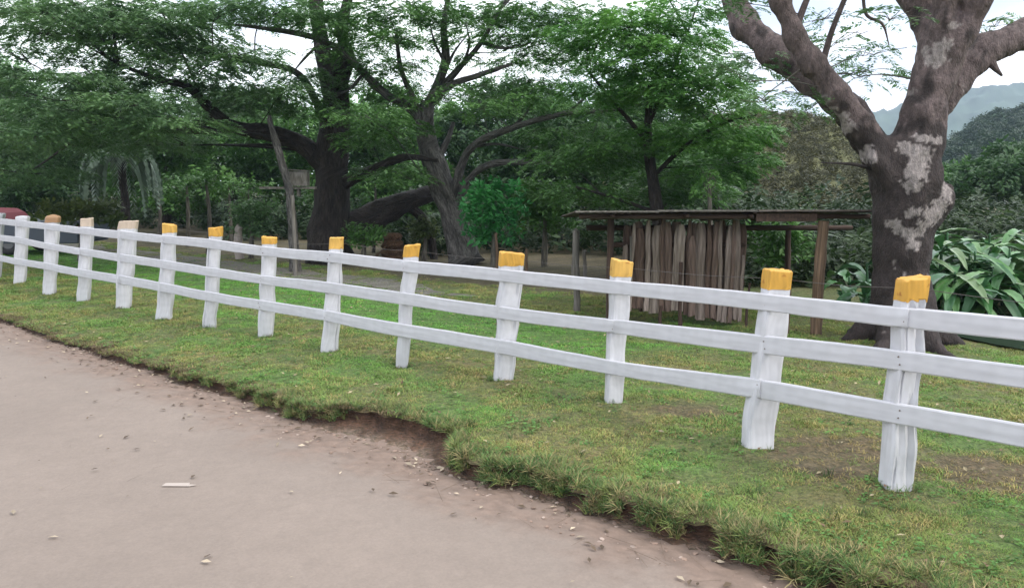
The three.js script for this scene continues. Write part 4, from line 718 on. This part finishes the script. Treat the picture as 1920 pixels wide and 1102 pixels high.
// broad arching leaves
function bladeLeaf(base, dir, len, wid, droop, notchy = 0) {
  const n = 14, m = 6, pos = [], idx = [], side = V(-dir.z, 0, dir.x).normalize(), sd = rr(0, 50);
  for (let i = 0; i <= n; i++) {
    const u = i / n, c = base.clone().addScaledVector(dir, len * u); c.y -= droop * len * u * u;
    const w = wid * Math.pow(Math.sin(Math.PI * clamp(0.06 + u * 0.93)), 0.75) * (u > 0.97 ? 0.3 : 1);
    for (let j = 0; j <= m; j++) { const v = j / m * 2 - 1, e = Math.abs(v) > 0.6 ? 1 - notchy * clamp(n2(u * 12 + sd, v > 0 ? 3 : 8)) : 1, p = c.clone().addScaledVector(side, v * w * e); p.y += Math.abs(v) * w * 0.35 + 0.012 * n2(u * 6 + sd, v * 2); pos.push(p.x, p.y, p.z); }
  }
  for (let i = 0; i < n; i++) for (let j = 0; j < m; j++) { const a = i * (m + 1) + j, b = a + m + 1; idx.push(a, a + 1, b, b, a + 1, b + 1); }
  const g = new THREE.BufferGeometry(); g.setAttribute('position', new THREE.Float32BufferAttribute(pos, 3)); g.setIndex(idx); g.computeVertexNormals(); return g;
}
rnd = mulberry(61);
{
  const mats = [[0.06, 0.2, 0.05], [0.1, 0.25, 0.07], [0.04, 0.14, 0.048], [0.14, 0.29, 0.09], [0.15, 0.24, 0.1]].map(c => new THREE.MeshPhysicalMaterial({ color: lin(...c), roughness: 0.45, transmission: 0.3, thickness: 0, side: THREE.DoubleSide }));
  const PL = [
    [1770, 12.6, 1.75, 10, 1.0, 'broad-leaved plant just right of the forked trunk'], [1835, 12.2, 1.55, 12, 1.1, 'broad-leaved plant at the back of the shade sheet, middle of the clump'], [1900, 12.4, 1.6, 12, 1.1, 'broad-leaved plant at the right edge of the picture'], [1800, 11.8, 1.1, 12, 0.9, 'low broad-leaved plant nearest the forked trunk'], [1870, 11.8, 1.1, 12, 1, 'low broad-leaved plant in front at the shade sheet edge'], [1960, 12, 1.5, 10, 1.1, 'broad-leaved plant partly beyond the right edge'],
    [1780, 13.6, 1.9, 12, 1.2, 'tall broad-leaved plant rising behind the others beside the forked trunk'], [1860, 13.8, 1.85, 13, 1.2, 'tall broad-leaved plant in the back row of the clump'], [1930, 13.6, 1.9, 13, 1.2, 'tall broad-leaved plant in the back row at the picture edge'], [1825, 12.8, 1.4, 13, 1.1, 'bushy broad-leaved plant in the middle row near the forked trunk'], [1895, 12.9, 1.4, 13, 1.1, 'bushy broad-leaved plant in the middle row at the right'],
    [1632, 11.6, 1.35, 9, 0.8, 'deep green banana plant between the hut post and the forked trunk'], [1600, 12.2, 0.9, 7, 0.7, 'low banana plant behind the hut corner post'],
  ];
  for (const [px, d, h, n, len, label] of PL) {
    const b = V(at(px, 400, d).x, 0, -d), o = thing('broad_leaf_plant', label, 'plant', b, 'broad-leaved plants by the pond');
    mesh('stem', limb([V(b.x, -0.05, b.z), V(b.x + 0.02, h * 0.35, b.z), V(b.x, h * 0.6, b.z)], [0.04, 0.03, 0.015], { seg: 9, rings: 8 }), mats[2], o);
    const deep = px < 1700;
    for (let k = 0; k < (deep ? n : n * 2); k++) {
      const a = k * 2.4 + rr(-0.4, 0.4), up = deep ? rr(0.5, 1.5) : rr(-0.1, 0.8), dir = V(Math.cos(a), up, Math.sin(a)).normalize(), y0 = h * rr(0.15, 0.58);
      mesh('leaf', bladeLeaf(V(b.x, y0, b.z), dir, len * rr(0.7, 1.15), (deep ? rr(0.11, 0.18) : rr(0.055, 0.11)), rr(0.35, 0.85), deep ? 0.5 : 0.25), deep ? mats[rnd() < 0.6 ? 2 : 0] : mats[Math.floor(rnd() * 5)], o);
    }
  }
  // drooping palm on the left
  const pd = 25, pb = V(at(232, 400, pd).x, 0, -pd), palm = thing('palm', 'small palm with drooping grey-green fronds behind the left fence', 'palm', pb), ph = at(0, 300, pd).y;
  mesh('trunk', limb([V(pb.x, -0.1, pb.z), V(pb.x + 0.05, ph * 0.5, pb.z), V(pb.x, ph, pb.z)], [0.16, 0.13, 0.11], { seg: 12, wob: 0.12, freq: 4 }), M.darkBark, palm);
  const fm = new THREE.MeshPhysicalMaterial({ color: lin(0.12, 0.175, 0.125), roughness: 0.7, transmission: 0.3, thickness: 0, side: THREE.DoubleSide });
  for (let k = 0; k < 15; k++) {
    const a = k * 2.4, L = rr(0.7, 1.5), rise = rr(0.25, 0.6), fall = rr(1.1, 1.9), Q = [], n = 34;
    for (let i = 0; i < n; i++) for (const s of [-1, 1]) {
      const u = (i + 0.5) / n, x = L * Math.sin(u * 1.45), y = rise * Math.sin(u * 2.6) - fall * u * u * u, p = V(pb.x + Math.cos(a) * x, ph + y, pb.z + Math.sin(a) * x);
      const d = V(-Math.sin(a) * s * 0.5 + Math.cos(a) * 0.3, -0.5 - u * 0.5 + rr(-0.1, 0.1), Math.cos(a) * s * 0.5 + Math.sin(a) * 0.3).multiplyScalar(0.42 * Math.sin(0.5 + u * 2.3)); Q.push([p, d, V(Math.cos(a) + rr(-0.3, 0.3), 0, Math.sin(a) + rr(-0.3, 0.3)).multiplyScalar(0.07), V(0, 0, 0)]);
    }
    mesh('frond', leafQuads(Q), fm, palm);
  }
}
// ---------------------------------------------------------------- pickup at the left edge
{
  const d = 22, b = V(at(-22, 400, d).x, 0, -d), o = thing('pickup_truck', 'parked pickup with red cab and dark slate load bed behind the fence', 'truck', b);
  const slate = std(lin(0.06, 0.075, 0.1), 0.4), red = std(lin(0.15, 0.008, 0.016), 0.7, {}), black = std(lin(0.015, 0.015, 0.016), 0.8), glass = std(lin(0.03, 0.035, 0.04), 0.08), steel = std(lin(0.12, 0.12, 0.125), 0.5);
  const ext = (pts, depth, z0, bev = 0.03) => { const g = new THREE.ExtrudeGeometry(new THREE.Shape(pts.map(p => new THREE.Vector2(...p))), { depth: depth - 2 * bev, bevelEnabled: true, bevelThickness: bev, bevelSize: bev, bevelSegments: 3 }); g.translate(b.x, 0, b.z + z0 + bev); return g; };
  mesh('load_bed', ext([[0.15, 0.36], [2.35, 0.36], [2.38, 0.92], [0.15, 0.92]], 1.7, -1.7), slate, o);
  mesh('tailgate', new THREE.BoxGeometry(0.04, 0.5, 1.55).translate(b.x + 2.44, 0.65, b.z - 0.85), slate, o);
  mesh('cab', ext([[-2.9, 0.36], [0.1, 0.36], [0.1, 0.95], [-0.05, 1.12], [-0.25, 1.22], [-1.2, 1.25], [-1.7, 0.98], [-2.85, 0.86]], 1.7, -1.7), red, o);
  mesh('side_window', ext([[-1.5, 0.97], [-0.1, 0.97], [-0.2, 1.1], [-1.15, 1.14]], 0.02, 0.002, 0.004), glass, o);
  for (const [x, z] of [[0.42, -0.1], [-2.2, -0.1], [0.42, -1.6], [-2.2, -1.6]]) { const w = mesh('wheel', new THREE.TorusGeometry(0.25, 0.095, 14, 28).translate(b.x + x, 0.345, b.z + z), black, o); mesh('rim', new THREE.CylinderGeometry(0.17, 0.17, 0.14, 20).rotateX(Math.PI / 2).translate(b.x + x, 0.345, b.z + z), steel, w); }
  mesh('tail_lamp', new THREE.BoxGeometry(0.05, 0.2, 0.1).translate(b.x + 2.41, 0.72, b.z + 0.03), red, o);
}

// ---------------------------------------------------------------- grass, clods and litter
rnd = mulberry(71);
function tuftGeo(n, h, w, spread, lean) {
  const pos = [];
  for (let i = 0; i < n; i++) {
    const a = rr(0, 6.28), r = spread * Math.sqrt(rnd()), x = Math.cos(a) * r, z = Math.sin(a) * r, hh = h * rr(0.5, 1.2), b = rr(0, 6.28), l = lean * rr(0.3, 1.3) * hh, dx = Math.cos(b) * l, dz = Math.sin(b) * l, sx = -Math.sin(b) * w, sz = Math.cos(b) * w;
    const m = [x + dx * 0.35, hh * 0.62, z + dz * 0.35], e = [x + dx, hh, z + dz];
    pos.push(x - sx, 0, z - sz, x + sx, 0, z + sz, m[0] + sx * 0.8, m[1], m[2] + sz * 0.8, x - sx, 0, z - sz, m[0] + sx * 0.8, m[1], m[2] + sz * 0.8, m[0] - sx * 0.8, m[1], m[2] - sz * 0.8, m[0] - sx * 0.8, m[1], m[2] - sz * 0.8, m[0] + sx * 0.8, m[1], m[2] + sz * 0.8, ...e);
  }
  const g = new THREE.BufferGeometry(); g.setAttribute('position', new THREE.Float32BufferAttribute(pos, 3)); g.computeVertexNormals(); return g;
}
const GRASS = leafMat(0xffffff, 0.25); GRASS.roughness = 0.8;
{
  const short = [], long = [];
  const visible = (p, m) => { const z = -p.z; return z > 3 && Math.abs(p.x) < z * 0.66 + m; };
  const colour = (p, s, t, b) => {
    const fringe = 1 - sstep(0.03, 0.4, t - lipT(s) + 0.12 * n2(s * 2, t * 3)), g = clamp(0.52 + 0.5 * n2(s * 0.5 + 3, t * 0.65) + 0.25 * n2(s * 1.7, t * 2 + 6)), lush = lushAt(s, t), dry = rnd() < (0.1 + 0.22 * (1 - g)) * (1 - 0.8 * lush) + 0.4 * b + 0.55 * fringe;
    if (dry && rnd() < fringe) { const k = rr(0.5, 1.2); return [0.2 * k, 0.15 * k, 0.085 * k]; }
    if (dry) { const k = rr(0.7, 1.25); return [0.4 * k, 0.33 * k, 0.13 * k]; }
    const k = rr(0.7, 1.3); return [lerp(lerp(0.25, 0.17, g), 0.15, lush) * k, lerp(lerp(0.28, 0.29, g), 0.35, lush) * k, lerp(lerp(0.085, 0.07, g), 0.06, lush) * k];
  };
  for (let i = 0; i < 150000; i++) {
    const s = -2.2 + 44 * rnd() ** 2.2, l = lipT(s), t = l + 7.5 * rnd() ** 1.5, p = st(s, t, lawnY(s, t) - 0.004); if (!visible(p, 1)) continue;
    const b = bare(p), w = woodLitter(s, t); if (rnd() < b * 0.88 || rnd() < w * 0.9) continue;
    if (s > 9 && Math.abs(t - 4.75) < 0.6 && rnd() < 0.93) continue;
    const far = clamp((-p.z - 5) / 14), n = n2(s * 1.1, t * 1.3), sc = lerp(0.75, 1.5, far) * (0.75 + 0.4 * n) * rr(0.7, 1.25);
    short.push({ p, dir: V(rr(-1, 1), 0, rr(-1, 1)), up: V(rr(-0.1, 0.1), 1, rr(-0.1, 0.1)), s: sc, sy: rr(0.5, 1) * (1 - 0.35 * lushAt(s, t)), c: colour(p, s, t, b) });
  }
  for (let i = 0; i < 17000; i++) {   // longer grass hanging over the broken edge and standing round the posts
    const s = -2.2 + 16 * rnd() ** 1.4, l = lipT(s), edge = rnd() < 0.85, drop = edge && rnd() < 0.5 * (1 - notch(s)) ? rnd() : 0, t = l + (edge ? 0.01 + 0.22 * rnd() ** 2 : rr(0.2, 1.2)) * (1 - drop) - 0.03 * drop, p = st(s, t, lawnY(s, t) - 0.02 - drop * 0.11 * (1 - sstep(4, 9, s))); if (!visible(p, 1)) continue;
    const nn = notch(s), h = (1 - sstep(3, 9, s)) * 0.75 + 0.35; if (nn > 0.5 && rnd() < 0.5) continue; if (!edge && n2(s * 1.3, t * 1.5) < 0.35) continue;
    if (n2(s * 3.1, t * 3.5 + 60) + 0.4 * n2(s * 9, 61) < (edge ? -0.25 : 0.3)) continue; const hang = edge ? rr(0.1, 1.6) : 0; const o = FN.clone().multiplyScalar(-hang);
    const k = rr(0.45, 1.3), dry = rnd() < 0.3;
    long.push({ p, dir: V(rr(-1, 1), 0, rr(-1, 1)), up: V(o.x + rr(-0.3, 0.3), 1, o.z + rr(-0.3, 0.3)), s: h * rr(0.28, 0.68), c: dry ? [0.34 * k, 0.29 * k, 0.14 * k] : rnd() < 0.4 ? [0.19 * k, 0.24 * k, 0.07 * k] : [0.11 * k, 0.2 * k, 0.06 * k] });
  }
  for (const q of posts) for (let i = 0; i < 22; i++) {   // tufts the mower misses at the foot of each post
    const a = rr(0, 6.28), d = q.wb * rr(1.05, 1.7), p = V(q.b.x + Math.cos(a) * d, -0.01, q.b.z + Math.sin(a) * d * 0.9), [s, t] = toST(p), k = rr(0.5, 1.2); p.y = lawnY(s, t) - 0.01;
    long.push({ p, dir: V(rr(-1, 1), 0, rr(-1, 1)), up: V(Math.cos(a) * 0.3, 1, Math.sin(a) * 0.3), s: rr(0.2, 0.55), c: rnd() < 0.35 ? [0.3 * k, 0.25 * k, 0.12 * k] : [0.12 * k, 0.21 * k, 0.06 * k] });
  }
  const a = scatter('grass', tuftGeo(13, 0.036, 0.003, 0.06, 1.1), GRASS, short, scene, 'stuff'); a.userData.label = 'short mixed green and dry grass of the verge and lawn'; a.userData.category = 'grass';
  const b = scatter('verge_grass', tuftGeo(9, 0.13, 0.0042, 0.03, 0.95), GRASS, long, scene, 'stuff'); b.userData.label = 'longer ragged grass hanging over the road edge'; b.userData.category = 'grass';
  const weeds = [];   // low broad weeds among the grass
  for (let i = 0; i < 9000; i++) {
    const s = -2 + 20 * rnd() ** 1.5, t = lipT(s) + 0.05 + 6 * rnd() ** 1.5, p = st(s, t, lawnY(s, t) + 0.008); if (!visible(p, 0.5) || n2(s * 1.7 + 40, t * 1.7) < 0.1 || bare(p) > 0.4 || woodLitter(s, t) > 0.3) continue;
    const k = rr(0.6, 1.3); weeds.push({ p, dir: V(rr(-1, 1), rr(-0.1, 0.1), rr(-1, 1)), up: V(rr(-0.2, 0.2), 1, rr(-0.2, 0.2)), s: rr(0.14, 0.34), c: [0.1 * k, 0.21 * k, 0.05 * k] });
  }
  const w = scatter('lawn_weeds', SPRAY.cluster, GRASS, weeds, scene, 'stuff'); w.userData.label = 'low broad-leaved weeds growing among the grass'; w.userData.category = 'weeds';
}
{
  // clods and flakes of earth along the road edge
  const g = new THREE.DodecahedronGeometry(0.5, 0); { const P = g.attributes.position; for (let i = 0; i < P.count; i++) { const k = 1 + 0.3 * n3(P.getX(i) * 3, P.getY(i) * 3, P.getZ(i) * 3); P.setXYZ(i, P.getX(i) * k, P.getY(i) * 0.42 * k, P.getZ(i) * k * 0.75); } g.computeVertexNormals(); }
  const it = []; for (let i = 0; i < 3000; i++) { const s = -2 + 15 * rnd() ** 1.3, t = footT(s) + 0.03 - 0.36 * rnd() ** 2.6 * (0.5 + 0.6 * clamp(0.5 + n2(s * 0.8, 77))), k = rr(0.75, 1.2); it.push({ p: st(s, t, ROAD_Y + 0.006), dir: V(rr(-1, 1), rr(-0.1, 0.1), rr(-1, 1)), up: V(rr(-0.2, 0.2), 1, rr(-0.2, 0.2)), s: 0.006 + 0.045 * rnd() ** 5, sy: rr(0.5, 1), c: rnd() < 0.75 ? [0.22 * k, 0.155 * k, 0.12 * k] : [0.32 * k, 0.25 * k, 0.21 * k] }); }
  const o = scatter('soil_clods', g, std(0xffffff, 1), it, scene, 'stuff'); o.userData.label = 'crumbled clods of earth along the road edge'; o.userData.category = 'soil';
  // dead leaves and twigs
  const lg = leafQuads([[V(0, 0, -0.5), V(0, 0.06, 1), V(0.22, 0, 0), V(0, 0.08, 0)]]);
  const li = []; for (let i = 0; i < 420; i++) { const nearEdge = rnd() < 0.72, s = nearEdge ? -2 + 13 * rnd() : rr(-2, 12), t = nearEdge ? footT(s) - 0.6 * rnd() ** 2 : rr(-6, -1.6), k = rr(0.5, 1.2); li.push({ p: st(s, t, ROAD_Y + 0.016), dir: V(rr(-1, 1), rr(-0.1, 0.1), rr(-1, 1)), up: V(rr(-0.4, 0.4), 1, rr(-0.4, 0.4)), s: rr(0.02, 0.075), c: rnd() < 0.55 ? [0.1 * k, 0.07 * k, 0.045 * k] : [0.4 * k, 0.33 * k, 0.24 * k] }); }
  for (let i = 0; i < 700; i++) { const s = rr(-2, 12), t = lipT(s) + rr(0.2, 4.5), k = rr(0.6, 1.2); li.push({ p: st(s, t, lawnY(s, t) + 0.025), dir: V(rr(-1, 1), rr(-0.2, 0.2), rr(-1, 1)), up: V(rr(-0.4, 0.4), 1, rr(-0.4, 0.4)), s: rr(0.025, 0.07), c: rnd() < 0.4 ? [0.14 * k, 0.09 * k, 0.05 * k] : [0.3 * k, 0.25 * k, 0.15 * k] }); }
  const l = scatter('leaf_litter', lg, std(0xffffff, 0.9), li, scene, 'stuff'); l.userData.label = 'scattered dead leaves on the road and verge'; l.userData.category = 'leaves';
  const tg = new THREE.CylinderGeometry(0.004, 0.006, 1, 5, 3); tg.rotateX(Math.PI / 2);
  const ti = []; for (let i = 0; i < 260; i++) { const e = rnd() < 0.85, s = -2 + 12 * rnd() ** 1.2, t = e ? footT(s) + 0.1 - 0.5 * rnd() ** 2 : rr(-5.5, -1.7), k = rr(0.5, 1.3); ti.push({ p: st(s, t, ROAD_Y + 0.018), dir: V(rr(-1, 1), rr(-0.05, 0.12), rr(-1, 1)), up: V(0, 1, 0), s: rr(0.06, 0.28) * (e ? 1 : 0.6), c: [0.14 * k, 0.1 * k, 0.07 * k] }); }
  const t = scatter('twig_litter', tg, std(0xffffff, 0.95), ti, scene, 'stuff'); t.userData.label = 'thin dry twigs lying along the road edge'; t.userData.category = 'twigs';
  // a flat pale offcut on the road
  const c = onGround(335, 911, ROAD_Y), board = mesh('board_offcut', new THREE.ExtrudeGeometry(new THREE.Shape([[-0.11, -0.026], [0.085, -0.03], [0.125, -0.008], [0.07, 0.0], [0.065, 0.028], [-0.105, 0.026]].map(q => new THREE.Vector2(...q))), { depth: 0.004, bevelEnabled: true, bevelSize: 0.002, bevelThickness: 0.001, bevelSegments: 1 }).rotateX(-Math.PI / 2).translate(0, 0.003, 0), std(lin(0.36, 0.31, 0.275), 0.85)); board.position.set(c.x, ROAD_Y + 0.006, c.z); board.userData = { label: 'small flat pale offcut of board lying on the road', category: 'board' };
}
renderer.render(scene, camera);
